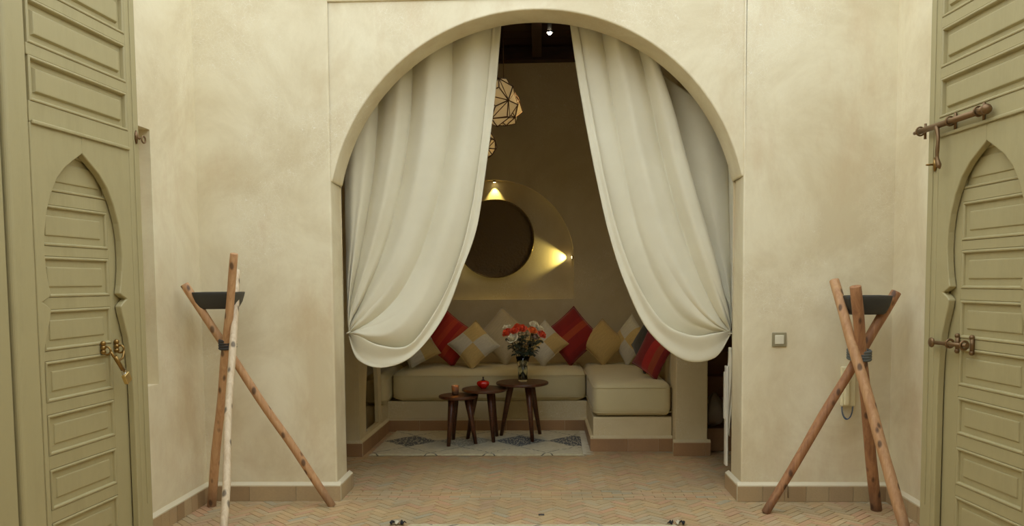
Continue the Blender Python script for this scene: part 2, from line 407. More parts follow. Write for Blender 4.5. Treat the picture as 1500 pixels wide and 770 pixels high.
for s, nm in (('h', 'distant_floor_tiles'), ('t', 'threshold_tiles')):
    me = bpy.data.meshes.new(nm); mm = stuff[s]
    me.from_pydata(mm.v, [], mm.f); me.materials.append(M['tile_far']); at_ = me.attributes.new('shade', 'FLOAT', 'FACE')
    at_.data.foreach_set('value', shade[s]); o = raw(nm, me, floor); o['kind'] = 'stuff'

# ------------------------------------------------------------------ baseboards
BBN = {}
def baseboard(name, p0, p1, nrm, h=.105, d=.028, tw=.145, mat='base_tile', z0=0.0, capmat='cap'):
    p0, p1, nrm = Vector((*p0, 0)), Vector((*p1, 0)), Vector((*nrm, 0)).normalized(); L = (p1-p0).length; t = (p1-p0)/L
    m = MB()                              # sloped plaster ledge above the tiles and bedding behind them
    pr_ = [(0, h-.002), (d-.002, h-.002), (d-.002, h+.006), (0, h+.024)]
    vs = [p0+nrm*a+Vector((0, 0, z0+b)) for a, b in pr_]+[p1+nrm*a+Vector((0, 0, z0+b)) for a, b in pr_]
    m.add(vs, [(0, 1, 2, 3), (4, 7, 6, 5), (0, 4, 5, 1), (1, 5, 6, 2), (2, 6, 7, 3), (3, 7, 4, 0)])
    b = [(0, 0), (d-.006, 0), (d-.006, h-.001), (0, h-.001)]
    vs = [p0+nrm*a+Vector((0, 0, z0+c)) for a, c in b]+[p1+nrm*a+Vector((0, 0, z0+c)) for a, c in b]
    m.add(vs, [(0, 1, 2, 3), (4, 7, 6, 5), (0, 4, 5, 1), (1, 5, 6, 2), (2, 6, 7, 3), (3, 7, 4, 0)])
    root = struct(m.build(name, M[capmat], origin=p0))
    s = 0
    while s < L-.01:
        w_ = min(tw*rnd.uniform(.88, 1.1), L-s);
        if L-s-w_ < .04: w_ = L-s
        e = d+rnd.uniform(-.001, .0015); a, c = s+.0012, s+w_-.0012
        mm = MB(); q = [p0+t*a+nrm*.0, p0+t*c+nrm*.0, p0+t*c+nrm*e, p0+t*a+nrm*e]
        mm.add([v+Vector((0, 0, z0+.001)) for v in q]+[v+Vector((0, 0, z0+h-.002)) for v in q], [(0, 1, 2, 3), (4, 7, 6, 5), (0, 4, 5, 1), (1, 5, 6, 2), (2, 6, 7, 3), (3, 7, 4, 0)])
        mm.build('baseboard_tile', M[mat], root, origin=p0+t*(a+c)/2); s += w_
    return root
baseboard('baseboard_left', (lx(3.5), 3.5), (lx(WY), WY), (1, 0), tw=.1)
baseboard('baseboard_front_left', (LX, WY), (PL_+.028, WY), (0, -1), tw=.3)
baseboard('baseboard_jamb_left', (PL_, WY), (PL_, WB+.06), (1, 0), tw=.3)
baseboard('baseboard_front_right', (PR_-.028, WY), (RX, WY), (0, -1), tw=.16)
baseboard('baseboard_jamb_right', (PR_, WY), (PR_, WB+.06), (-1, 0), tw=.3)
baseboard('baseboard_right', (rx(3.5), 3.5), (rx(WY), WY), (-1, 0), tw=.14)

# ------------------------------------------------------------------ alcove masonry: left pillar with hatch, left arm, bench, column, steps
pxs = lambda y: -1.575+.02*(y-6.8)
m = MB()                                  # pillar, wall plane x = pxs(y); y 6.81..7.62 ; arched opening
ya, yb, ZO = 6.80, 7.66, .165
prof = [(7.03, ZO), (7.04, .45), (7.09, .68), (7.16, .90), (7.27, 1.04), (7.38, .95), (7.46, .80), (7.52, .6), (7.54, ZO)]
TH = .035
def px_pt(y, z, off=0): return (pxs(y)-off, y, z)
PZ = AZ+.1
for off in (0, TH):
    m.add([px_pt(ya, -.05, off), px_pt(prof[0][0], -.05, off), px_pt(prof[0][0], PZ, off), px_pt(ya, PZ, off)], [(0, 1, 2, 3)])
    m.add([px_pt(prof[-1][0], -.05, off), px_pt(yb, -.05, off), px_pt(yb, PZ, off), px_pt(prof[-1][0], PZ, off)], [(0, 1, 2, 3)])
    m.add([px_pt(prof[0][0], -.05, off), px_pt(prof[-1][0], -.05, off), px_pt(prof[-1][0], ZO, off), px_pt(prof[0][0], ZO, off)], [(0, 1, 2, 3)])
    for (y0, z0), (y1, z1) in zip(prof[:-1], prof[1:]):
        m.add([px_pt(y0, z0, off), px_pt(y1, z1, off), px_pt(y1, PZ, off), px_pt(y0, PZ, off)], [(0, 1, 2, 3)])
cl = prof+[prof[0]]
for (y0, z0), (y1, z1) in zip(cl[:-1], cl[1:]): m.add([px_pt(y0, z0), px_pt(y1, z1), px_pt(y1, z1, TH), px_pt(y0, z0, TH)], [(0, 1, 2, 3)])
m.add([px_pt(ya, -.05), px_pt(ya, PZ), px_pt(ya, PZ, TH), px_pt(ya, -.05, TH)], [(0, 1, 2, 3)])
m.add([px_pt(yb, -.05), px_pt(yb, PZ), px_pt(yb, PZ, TH), px_pt(yb, -.05, TH)], [(0, 1, 2, 3)])
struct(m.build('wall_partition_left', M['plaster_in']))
m = MB(); m.box((-2.99, 6.80, -.05), (pxs(ya)-TH-.001, 6.93, PZ)); struct(m.build('wall_partition_front', M['plaster_in']))
BH = .305
# U shaped masonry bench
m = MB(); m.box((-1.745, 7.68, -.05), (pxs(7.9)-.002, AY-.01, BH)); m.box((pxs(7.9)-.002, 7.96, -.05), (.46, AY-.01, BH)); m.box((.458, 7.00, -.05), (1.150, AY-.01, BH))
bench = m.build('plaster_bench', M['plaster_in'], origin=(-.2, 8.3, 0), bevel=.008)
tag(bench, 'cream plastered masonry bench running round the alcove under the ecru mattresses', 'bench')
m = MB(); m.box((1.155, 6.82, -.05), (1.425, 7.12, PZ)); col_ = struct(m.build('wall_column_right', M['plaster_in'], bevel=.008)); m = MB(); m.box((1.155, 7.12, -.05), (1.28, AY, PZ)); struct(m.build('wall_divider_right', M['plaster_in']))
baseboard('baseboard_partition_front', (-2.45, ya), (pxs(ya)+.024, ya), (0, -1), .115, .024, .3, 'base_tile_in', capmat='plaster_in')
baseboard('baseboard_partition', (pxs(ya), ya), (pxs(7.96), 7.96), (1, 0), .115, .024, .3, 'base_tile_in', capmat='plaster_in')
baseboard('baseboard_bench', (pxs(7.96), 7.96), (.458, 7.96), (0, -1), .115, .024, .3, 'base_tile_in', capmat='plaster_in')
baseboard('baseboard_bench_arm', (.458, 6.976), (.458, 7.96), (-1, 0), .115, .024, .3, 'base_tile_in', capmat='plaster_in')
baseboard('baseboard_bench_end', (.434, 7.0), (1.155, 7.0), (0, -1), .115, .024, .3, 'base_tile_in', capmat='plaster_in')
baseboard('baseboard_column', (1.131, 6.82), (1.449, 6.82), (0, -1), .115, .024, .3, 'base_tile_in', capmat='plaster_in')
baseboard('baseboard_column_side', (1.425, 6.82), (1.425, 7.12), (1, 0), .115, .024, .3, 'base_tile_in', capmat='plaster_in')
st = empty('staircase', (2.0, 7.0, 0), 'shadowy plaster steps rising behind the square column at right', 'stairs')
for i in range(6):
    m = MB(); y = 7.0+i*.27; m.box((1.44, y, 0), (2.88, AY-.01 if i == 5 else y+.27, .2*(i+1)))
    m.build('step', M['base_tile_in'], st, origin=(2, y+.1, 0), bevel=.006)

# ------------------------------------------------------------------ mattresses and cushions
def puff(name, a, b, label, group, mat='mattress', r=.075, seed=0):
    a, b = Vector(a), Vector(b); c = (a+b)/2; h = (b-a)/2; m = MB()
    n = 3.2; me = bpy.data.meshes.new(name); bm = bmesh.new(); bmesh.ops.create_cube(bm, size=2)
    bmesh.ops.subdivide_edges(bm, edges=bm.edges, cuts=18, use_grid_fill=True)
    for v in bm.verts:
        p = Vector((v.co.x*h.x, v.co.y*h.y, v.co.z*h.z))
        q = Vector([max(-h[i]+r, min(h[i]-r, p[i])) for i in range(3)]); d = p-q
        if d.length > 1e-6: p = q+d.normalized()*r
        u = Vector([p[i]/h[i] for i in range(3)])
        p.y += math.copysign(1, u.y)*(1-u.z**2)*.012 if abs(u.y) > .8 else 0
        if u.z > .5: p.z += .012*(1-u.x**4)*(1-u.y**4)+.006*noise.noise(Vector((p.x*3, p.y*3, seed)))
        if u.z < -.9: p.z = -h.z+.002*abs(noise.noise(p*9))
        p += Vector((0, noise.noise(Vector((p.x*7, seed, p.z*3)))*.004, 0))
        v.co = p
    for f in bm.faces: f.smooth = True
    bm.to_mesh(me); bm.free(); me.materials.append(M[mat])
    t = empty(name, (c.x, c.y, a.z), label, 'mattress', group)
    o = raw('mattress_body', me, t, (0, 0, h.z))
    for z in (.045, 2*h.z-.045):
        mm = MB(); k = .004; pts = []
        hx, hy = h.x+k, h.y+.012
        for cx_, cy_, s0 in ((1, 1, 0), (-1, 1, 90), (-1, -1, 180), (1, -1, 270)):
            for q in range(6):
                an = math.radians(s0+q*18); pts.append((cx_*(hx-r)+math.cos(an)*(r-.004), cy_*(hy-r)+math.sin(an)*(r-.004), z))
        pts.append(pts[0]); mm.v = []; mm.tube([Vector(p) for p in pts], .0035, 6, False)
        me2 = mm.mesh('piping', M[mat]); raw('piping', me2, t)
    return t
puff('bench_mattress', (-1.50, 7.93, BH), (.452, AY-.03, .612), 'long ecru mattress on the back bench behind the three tables', 'ecru bench mattresses', seed=1)
puff('bench_mattress', (.458, 6.965, BH), (1.148, AY-.03, .612), 'short thick ecru mattress on the right arm of the bench beside the column', 'ecru bench mattresses', seed=2)
puff('bench_mattress', (-1.735, 7.69, BH), (-1.512, AY-.03, .60), 'ecru mattress on the left arm of the bench, seen beyond the hatched pillar', 'ecru bench mattresses', seed=3)

def cushion(px, py, Y, size, roll, mat, label, lean=18, yaw=0, thick=.075, sy=1):
    c = at(px, py, Y); n = 18; vs = []; fs = []; hs = size/2
    for side in (1, -1):
        for i in range(n+1):
            for j in range(n+1):
                u = -1+2*i/n; v = -1+2*j/n
                x = u*(1-.07*(1-v*v)); z = v*(1-.07*(1-u*u))
                th = thick*((1-abs(u)**2.6)*(1-abs(v)**2.6))**.55
                th += .006*noise.noise(Vector((u*2.5, v*2.5, px)))*(1-u*u)*(1-v*v)
                vs.append((x*hs, -side*th, z*hs*sy))
    k = (n+1)**2
    for s in (0, 1):
        for i in range(n):
            for j in range(n):
                a = s*k+i*(n+1)+j; q = (a, a+n+1, a+n+2, a+1); fs.append(q if s == 0 else q[::-1])
    m = MB(); m.add(vs, fs, True)
    me = m.mesh('cushion', M[mat])
    rot = (Matrix.Rotation(math.radians(yaw), 4, 'Z') @ Matrix.Rotation(math.radians(-lean), 4, 'X') @ Matrix.Rotation(math.radians(roll), 4, 'Y'))
    # drop it until its lowest corner touches the mattress
    low = min((rot @ v.co).z for v in me.vertices); top = .618
    c.z = max(c.z, 0); c.z = top-low-.012
    # the thing's origin sits at its base
    o = raw('cushion', me); o.rotation_euler = rot.to_euler(); o.location = c
    tag(o, label, 'cushion', 'cushions along the bench')
    m = MB(); e = []
    for a, b in (((-1, -1), (1, -1)), ((1, -1), (1, 1)), ((1, 1), (-1, 1)), ((-1, 1), (-1, -1))):
        for q in range(10):
            u = a[0]+(b[0]-a[0])*q/10; v = a[1]+(b[1]-a[1])*q/10; e.append(Vector((u*(1-.07*(1-v*v))*hs, 0, v*(1-.07*(1-u*u))*hs*sy)))
    e.append(e[0]); m.tube(e, .004, 6, False); raw('seam', m.mesh('seam', M[mat]), o)
    return o
YC = 8.42
cushion(612, 518, 8.30, .36, 62, 'c_check2', 'white and yellow patch cushion at the far left, half hidden by the curtain hem', 22, 8)
cushion(658, 503, 8.46, .46, 38, 'c_red', 'red cushion with orange stripes, leaning between the left curtain and a checked cushion', 20, 4, .09)
cushion(694, 512, 8.22, .39, 47, 'c_check', 'cushion of four yellow and off-white squares standing on a corner, left of the beige one', 26, -3, .07)
cushion(738, 505, 8.52, .46, 42, 'c_beige', 'plain beige cushion behind the roses', 14, 3, .09)
cushion(797, 514, 8.40, .37, 46, 'c_check2', 'yellow and white checked cushion just right of the glass vase', 20, -4, .07)
cushion(838, 498, 8.50, .47, 50, 'c_red2', 'large crimson cushion with one orange band, standing on a corner right of the vase', 18, 3, .09)
cushion(883, 512, 8.45, .37, 44, 'c_yel', 'plain golden yellow cushion beside the large crimson one', 18, -5, .07)
cushion(922, 505, 8.40, .40, 40, 'c_check2', 'narrow-looking white and yellow cushion turned towards the left, in the bench corner', 12, -52, .07)
cushion(949, 520, 7.62, .42, 40, 'c_dark', 'dark grey cushion behind the deep red one at the right', 10, -66, .07)
cushion(955, 522, 7.24, .34, 24, 'c_red3', 'deep red cushion leaning beside the right curtain', 12, -48, .06)

# ------------------------------------------------------------------ curtains
def catmull(pts, t):
    n = len(pts)-1; x = t*n; i = min(int(x), n-1); f = x-i
    p = [pts[max(0, min(n, i+k))] for k in (-1, 0, 1, 2)]
    return [.5*((2*b)+(-a+c)*f+(2*a-5*b+4*c-d)*f*f+(-a+3*b-3*c+d)*f*f*f) for a, b, c, d in zip(*p)]
def curtain(name, keys, label, nfold, phase, seed):
    NV, NU = 110, 200; Yc = 5.80
    ts = [k[0] for k in keys]
    def curve(pts, v):
        return catmull(pts, v)
    rows = []
    cache = []
    for t, pts, _ in keys: cache.append([curve([(a, b, d) for a, b, d in pts], j/NV) for j in range(NV+1)])
    vs = []
    for i in range(NU+1):
        T = ts[0]+(ts[-1]-ts[0])*i/NU
        k = max(q for q in range(len(ts)) if ts[q] <= T+1e-9); k = min(k, len(ts)-2)
        f = (T-ts[k])/(ts[k+1]-ts[k])
        for j in range(NV+1):
            v = j/NV
            P4 = [cache[max(0, min(len(ts)-1, k+d))][j] for d in (-1, 0, 1, 2)]
            tt = [ts[max(0, min(len(ts)-1, k+d))] for d in (-1, 0, 1, 2)]
            out = []
            for c in range(3):
                p0, p1, p2, p3 = [q[c] for q in P4]; h = ts[k+1]-ts[k]
                m1 = (p2-p0)/(tt[2]-tt[0]) if tt[2] != tt[0] else 0; m2 = (p3-p1)/(tt[3]-tt[1]) if tt[3] != tt[1] else 0
                out.append((2*f**3-3*f**2+1)*p1+(f**3-2*f**2+f)*h*m1+(-2*f**3+3*f**2)*p2+(f**3-f**2)*h*m2)
            px, py, dy = out
            w1 = T+.018*math.sin(5*v+seed)+.012*noise.noise(Vector((T*4, v*3, seed)))
            w1 += .035*math.sin(2*math.pi*T*1.4+seed)
            env = .050*(1-.55*v) if v < .75 else .050*(.5875-(v-.75)*2.0)
            env = max(env, .006)*(1 if T < .84 else max(.1, 1-(T-.84)*16))
            s = 1-2*abs(math.sin(math.pi*(nfold*w1+phase)))**.75
            d = env*(s+.22*math.sin(2*math.pi*(nfold*2.3*w1+phase*3+v*.6))*(.25+.6*v))
            d += .010*noise.noise(Vector((T*9, v*5, seed*3)))
            # creases radiating from the tie
            d += .016*(1-2*abs(math.sin(math.pi*(7.5*w1+.9*v)))**.7)*max(0, v-.40)*1.7*(1-max(0, v-.85)*5)*(1 if T < .9 else .45)
            vs.append(at(px, py, Yc+dy+d))
    fs = [(i*(NV+1)+j, (i+1)*(NV+1)+j, (i+1)*(NV+1)+j+1, i*(NV+1)+j+1) for i in range(NU) for j in range(NV)]
    m = MB(); m.add(vs, fs, True)
    c = vs[len(vs)//2]
    o = m.build(name, M['curtain'], origin=(c.x, Yc, 0))
    sd = o.modifiers.new('cloth', 'SOLIDIFY'); sd.thickness = .004; sd.offset = 0
    tag(o, label, 'curtain', 'cream arch curtains')
    return o
def K(t, s, dys):
    n = len(s)
    return (t, [(a, b, dys[0]+(dys[1]-dys[0])*i/(n-1) if len(dys) == 2 else catmull([(q,) for q in dys], i/(n-1))[0]) for i, (a, b) in enumerate(s)], 0)
LC = [K(0, [(505, 225), (505, 290), (506, 335), (507, 370), (507, 400), (508, 425), (509, 448), (509, 465), (510, 478), (511, 489)], (.04, 0)),
      K(.2, [(546, 140), (540, 210), (534, 275), (528, 325), (522, 368), (517, 405), (513, 437), (511, 460), (511, 476), (511, 489)], (.04, .03, .0)),
      K(.4, [(598, 88), (594, 170), (583, 250), (569, 315), (553, 370), (538, 412), (525, 445), (516, 466), (512, 479), (511, 489)], (.02, .03, .0)),
      K(.6, [(650, 52), (645, 150), (633, 242), (615, 320), (593, 382), (569, 430), (545, 460), (527, 476), (516, 484), (511, 489)], (0, .0, -.02, 0)),
      K(.8, [(696, 38), (690, 150), (677, 250), (658, 335), (634, 405), (605, 455), (572, 486), (543, 492), (522, 489), (511, 488)], (0, -.02, -.05, 0)),
      K(.88, [(726, 34), (717, 145), (703, 262), (687, 347), (665, 418), (636, 474), (600, 515), (556, 518), (526, 502), (511, 488)], (.03, .02, .03, .01)),
      K(.91, [(722, 34), (712, 145), (698, 262), (682, 345), (660, 412), (631, 466), (597, 506), (555, 505), (527, 492), (511, 485)], (0, -.04, -.09, -.01)),
      K(.955, [(729, 34), (719, 143), (704, 260), (690, 340), (669, 402), (641, 466), (603, 514), (560, 524), (525, 512), (511, 489)], (-.005, -.03, -.075, 0)),
      K(1.0, [(734, 34), (725, 140), (710, 258), (698, 334), (678, 392), (650, 463), (605, 520), (560, 538), (524, 526), (511, 493)], (.0, -.03, -.08, 0)),
      K(1.06, [(732, 34), (722, 140), (707, 258), (694, 334), (672, 392), (643, 460), (598, 508), (556, 520), (526, 512), (511, 493)], (.05, .03, .04, .04))]
RC = [K(0, [(1077, 235), (1076, 295), (1075, 340), (1074, 375), (1073, 400), (1073, 425), (1072, 448), (1072, 462), (1071, 475), (1070, 486)], (.08, 0)),
      K(.18, [(1044, 165), (1052, 230), (1058, 290), (1063, 338), (1066, 378), (1068, 408), (1070, 435), (1070, 455), (1070, 472), (1070, 486)], (.12, .1, 0)),
      K(.36, [(950, 92), (976, 170), (997, 240), (1017, 300), (1034, 350), (1048, 392), (1058, 425), (1068, 450), (1069, 470), (1070, 486)], (.14, .12, 0)),
      K(.42, [(958, 74), (984, 150), (1004, 225), (1022, 290), (1038, 345), (1051, 392), (1060, 428), (1066, 455), (1069, 473), (1070, 486)], (0, -.02, 0)),
      K(.6, [(914, 50), (933, 135), (953, 220), (975, 298), (997, 362), (1018, 412), (1036, 448), (1051, 470), (1062, 481), (1070, 487)], (0, 0, -.02, 0)),
      K(.8, [(872, 38), (887, 125), (906, 215), (928, 303), (953, 375), (981, 430), (1009, 465), (1036, 482), (1056, 487), (1070, 487)], (0, -.02, -.05, 0)),
      K(.88, [(842, 34), (854, 115), (868, 195), (884, 275), (904, 355), (930, 424), (968, 483), (1014, 504), (1046, 500), (1070, 486)], (.03, .02, .03, .01)),
      K(.91, [(846, 34), (859, 115), (873, 195), (889, 275), (909, 352), (935, 418), (972, 472), (1014, 491), (1046, 488), (1070, 483)], (0, -.04, -.09, -.01)),
      K(.955, [(840, 34), (852, 112), (866, 190), (881, 268), (900, 349), (926, 418), (960, 479), (1006, 511), (1046, 507), (1070, 487)], (-.005, -.03, -.075, 0)),
      K(1.0, [(835, 34), (846, 110), (859, 185), (874, 262), (893, 345), (917, 418), (950, 484), (1000, 526), (1046, 524), (1070, 490)], (.0, -.03, -.08, 0)),
      K(1.06, [(837, 34), (849, 110), (863, 185), (879, 262), (899, 345), (924, 415), (958, 474), (1002, 508), (1042, 512), (1070, 490)], (.05, .03, .04, .04))]
curtain('curtain', LC, 'cream curtain gathered back to the left side of the arch', 4.3, .1, 3.1)
curtain('curtain', RC, 'cream curtain gathered back to the right side of the arch', 4.3, .55, 8.4)
for px, s, side in ((510, 1, 'left'), (1071, -1, 'right')):
    c = at(px, 487, 5.79); m = MB(); pts = []
    for k in range(17):
        a = 2*math.pi*k/16; pts.append(c+Vector((s*.004+math.cos(a)*.014, math.sin(a)*.05, .006*math.cos(a))))
    m.tube(pts, .005, 8, False); o = m.build('tieback', M['pale_cloth'], origin=c)
    tag(o, 'thin cream tieback holding the %s curtain to the arch jamb' % side, 'tieback', 'curtain tiebacks')

# ------------------------------------------------------------------ door leaves
def leaf(name, hinge_far, dirv, nrm, side):
    """local frame: u from the free (far) edge back to the hinge, v = z, w = out of the face"""
    o = empty(name, (*hinge_far, 0)); o['kind'] = 'structure'
    D, Nn = Vector((*dirv, 0)).normalized(), Vector((*nrm, 0)).normalized(); B = Vector((*hinge_far, 0))
    def W(u, z, w): return B+D*u+Nn*w+Vector((0, 0, z))
    def lbox(u0, u1, z0, z1, w0, w1, nm, par=o, bevel=.004, mat='paint', seg=2):
        m = MB(); m.add([W(u, z, w_) for z in (z0, z1) for (u, w_) in ((u0, w0), (u1, w0), (u1, w1), (u0, w1))],
                        [(0, 3, 2, 1), (4, 5, 6, 7), (0, 1, 5, 4), (1, 2, 6, 5), (2, 3, 7, 6), (3, 0, 4, 7)])
        return m.build(nm, M[mat], par, origin=W((u0+u1)/2, z0, w0), bevel=bevel, seg=seg)
    def panel(u0, u1, z0, z1, w, par):
        prof = [(0, -.012), (0, .004), (.004, .008), (.010, .008), (.014, .003), (.017, -.014), (.043, -.014), (.050, -.001), (.054, .0)]
        vs = []; fs = []
        for ins, d in prof: vs += [W(u0+ins, z0+ins, w+d), W(u1-ins, z0+ins, w+d), W(u1-ins, z1-ins, w+d), W(u0+ins, z1-ins, w+d)]
        for i in range(len(prof)-1):
            for k in range(4): fs.append((i*4+k, i*4+(k+1) % 4, (i+1)*4+(k+1) % 4, (i+1)*4+k))
        e = (len(prof)-1)*4; fs.append((e, e+1, e+2, e+3)); m = MB(); m.add(vs, fs)
        return m.build('panel', M['paint'], par, origin=W((u0+u1)/2, z0, w))
    HT = 4.05
    lbox(.0, .985, .015, HT, -.055, -.05, 'backboard', bevel=0)
    lbox(0, .097, .01, HT, -.05, 0, 'free_stile', bevel=.005)
    lbox(.84, .985, .01, HT, -.05, .004, 'hinge_stile', bevel=.022, seg=5)
    lbox(.046, .054, .3, HT, 0, .004, 'bead', bevel=.002)
    # upper panels
    z = 2.51; tops = [2.51+.25*k for k in range(6)]
    for k, t in enumerate(tops):
        panel(.102, .832, t-.197, t, -.004, o)
        z0 = t; z1 = t+.053 if k < 5 else HT
        lbox(.097, .84, z0+.0005, z1-.0005, -.05, 0, 'rail', bevel=.003)
    lbox(.097, .84, 2.222, 2.3125, -.05, 0, 'rail', bevel=.003)
    lbox(.10, .832, 2.213, 2.231, .0, .012, 'bead', bevel=.005)
    # plate with the keyhole shaped opening
    C0 = .487
    con = [(C0, 2.134), (.43, 2.098), (.36, 2.052), (.30, 1.992), (.25, 1.91), (.215, 1.82), (.198, 1.73), (.195, 1.65), (.20, 1.58), (.213, 1.50), (.226, 1.458),
           (.205, 1.445), (.168, 1.428), (.198, 1.412), (.222, 1.392), (.212, 1.35), (.19, 1.29), (.168, 1.22), (.15, 1.12), (.141, 1.0), (.138, .85), (.137, .5), (.137, .02)]
    for sd in (0, 1):
        c2 = con if sd == 0 else [(min(2*C0-u, .812), z) for u, z in con]
        e = .097 if sd == 0 else .84
        poly = [(e, .02), (e, 2.222), (C0, 2.222)]+c2
        bm = bmesh.new(); vv = [bm.verts.new(W(u, z, .0)) for u, z in poly]; f = bm.faces.new(vv)
        r = bmesh.ops.extrude_face_region(bm, geom=[f]); mv = [g for g in r['geom'] if isinstance(g, bmesh.types.BMVert)]
        for v in mv: v.co -= Nn*.036
        bmesh.ops.triangulate(bm, faces=bm.faces); bmesh.ops.recalc_face_normals(bm, faces=bm.faces)
        org = W((e+C0)/2, .02, 0)
        for v in bm.verts: v.co -= org
        me = bpy.data.meshes.new('arch_plate'); bm.to_mesh(me); bm.free(); me.materials.append(M['paint'])
        a = raw('arch_plate', me, o, org-B)
        bb = a.modifiers.new('bevel', 'BEVEL'); bb.width = .006; bb.segments = 3; bb.limit_method = 'ANGLE'; bb.angle_limit = math.radians(50)
    # wicket door behind the plate
    wk = lbox(.125, .835, .02, 2.2, -.07, -.054, 'wicket_door', bevel=0)
    WS = -.040
    def wb(*a, **k):
        x = lbox(*a, **k); return x
    B2 = wloc(wk)-B
    def sub(u0, u1, z0, z1, w0, w1, nm, bevel=.003, mat='paint'):
        m = MB(); m.add([W(u, z, w_) for z in (z0, z1) for (u, w_) in ((u0, w0), (u1, w0), (u1, w1), (u0, w1))],
                        [(0, 3, 2, 1), (4, 5, 6, 7), (0, 1, 5, 4), (1, 2, 6, 5), (2, 3, 7, 6), (3, 0, 4, 7)])
        return m.build(nm, M[mat], wk, origin=W((u0+u1)/2, z0, w0), bevel=bevel)
    sub(.13, .252, .02, 2.19, -.054, WS, 'stile'); sub(.762, .83, .02, 2.19, -.054, WS, 'stile')
    wt = [2.125, 1.873, 1.636, 1.390, 1.153, .906, .652, .402, .195]
    for k, t in enumerate(wt):
        h = .188 if k < 8 else .14
        panel(.256, .758, t-h, t, WS-.004, wk)
        nt_ = wt[k+1] if k < 8 else .02
        sub(.252, .762, nt_+.001, t-h-.001, -.054, WS, 'rail')
    sub(.252, .762, 2.126, 2.19, -.054, WS, 'rail')
    return o, W
# free edges at y = 4.3; the leaves fold back towards the doorway nearer the camera
oL, WL = leaf('door_1', (-2.168, 4.30), (-.074, -.997), (.997, -.074), 'left')
oR, WR = leaf('door_2', (2.035, 4.30), (.070, -.998), (-.998, -.070), 'right')
# thickness edge toward the arch: closing strip on each leaf
for o, W in ((oL, WL), (oR, WR)):
    m = MB(); m.add([W(u, z, w_) for z in (.01, 4.05) for (u, w_) in ((-.012, -.06), (.02, -.06), (.02, -.012), (-.012, -.012))],
                    [(0, 3, 2, 1), (4, 5, 6, 7), (0, 1, 5, 4), (1, 2, 6, 5), (2, 3, 7, 6), (3, 0, 4, 7)])
    m.build('edge_strip', M['paint'], o, origin=W(0, 0, -.05), bevel=.004)
# door frames with moulding, nearer the camera
for nm, W, sgn in (('trim_1', WL, 1), ('trim_2', WR, -1)):
    q = W(1.0, 0, 0); o = empty(nm, (q.x, q.y, 0)); o['kind'] = 'structure'
    for k, (a, b, y0, y1) in enumerate([(-.30, -.012, .0, .14), (-.26, .0, -.05, .0), (-.24, -.022, -.075, -.05), (-.22, -.04, -.095, -.075), (-.2, -.075, -.12, -.095)]):
        m = MB(); x0, x1 = sorted((q.x+sgn*a, q.x+sgn*b)); m.box((x0, q.y-.14+y0-.0, 0), (x1, q.y-.14+y1-.0, 4.3)); m.build('frame_post' if k == 0 else 'moulding', M['paint'], o, origin=(q.x, q.y-.14, 0), bevel=.006, seg=3)

def sphere(m, c, r, n=10, sx=1, sy=1, sz=1):
    c = Vector(c); vs = []
    for i in range(n+1):
        for k in range(n*2):
            a, b = math.pi*i/n, math.pi*k/n
            vs.append(c+Vector((r*sx*math.sin(a)*math.cos(b), r*sy*math.sin(a)*math.sin(b), r*sz*math.cos(a))))
    q = n*2; m.add(vs, [(i*q+k, i*q+(k+1) % q, (i+1)*q+(k+1) % q, (i+1)*q+k) for i in range(n) for k in range(q)], True)
def ring(m, c, r, t, ax1, ax2, n=16, full=1.0, start=0):
    pts = [Vector(c)+Vector(ax1)*r*math.cos(start+2*math.pi*full*k/n)+Vector(ax2)*r*math.sin(start+2*math.pi*full*k/n) for k in range(n+1)]
    m.tube(pts, t, 8, full < 1)
UZ = Vector((0, 0, 1))
# --- right leaf: long sliding bolt
Dr = (WR(1, 0, 0)-WR(0, 0, 0)); Nr = (WR(0, 0, 1)-WR(0, 0, 0)); Dl = (WL(1, 0, 0)-WL(0, 0, 0)); Nl = (WL(0, 0, 1)-WL(0, 0, 0))
def bolt_z(u): return 2.271-.0*u
m = MB(); m.tube([WR(-.075, 2.27, .035), WR(-.055, 2.27, .035)], .009, 10); m.tube([WR(-.055, 2.27, .035), WR(-.03, 2.27, .035)], [.009, .014], 12)
m.tube([WR(-.03, 2.27, .035), WR(.46, 2.268, .035)], .0155, 14); m.tube([WR(.46, 2.268, .035), WR(.53, 2.268, .035)], [.0165, .021], 14); sphere(m, WR(.535, 2.268, .035), .024, 8)
bl = m.build('slide_bolt', M['iron'], oR, origin=WR(.2, 2.27, .035), label='brown metal slide bolt')
for u in (-.018, .25, .475):
    m = MB(); ring(m, WR(u, 2.27, .035), .022, .0045, UZ, Nr); m.tube([WR(u, 2.31, .008), WR(u, 2.23, .008)], .007, 8)
    m.build('bolt_bracket', M['iron'], bl)
m = MB(); pts = [WR(.15+.045*t+.012*math.sin(t*6), 2.262-.215*t, .045+.006*math.sin(t*3)) for t in [k/12 for k in range(13)]]
m.tube(pts, [.013, .012, .010, .009, .009, .009, .010, .010, .009, .009, .012, .014, .003], 8); m.build('bolt_handle', M['iron'], bl)
m = MB(); ring(m, WR(.065, 2.085, .03), .013, .004, Nr, Dr); m.tube([WR(.07, 2.12, .006), WR(.085, 2.085, .008), WR(.075, 2.05, .006)], [.004, .014, .004], 8); m.tube([WR(.08, 2.085, .005), WR(.068, 2.085, .02)], .006, 8)
m.build('ring_hook', M['brass'], oR, label='small brass ring hook')
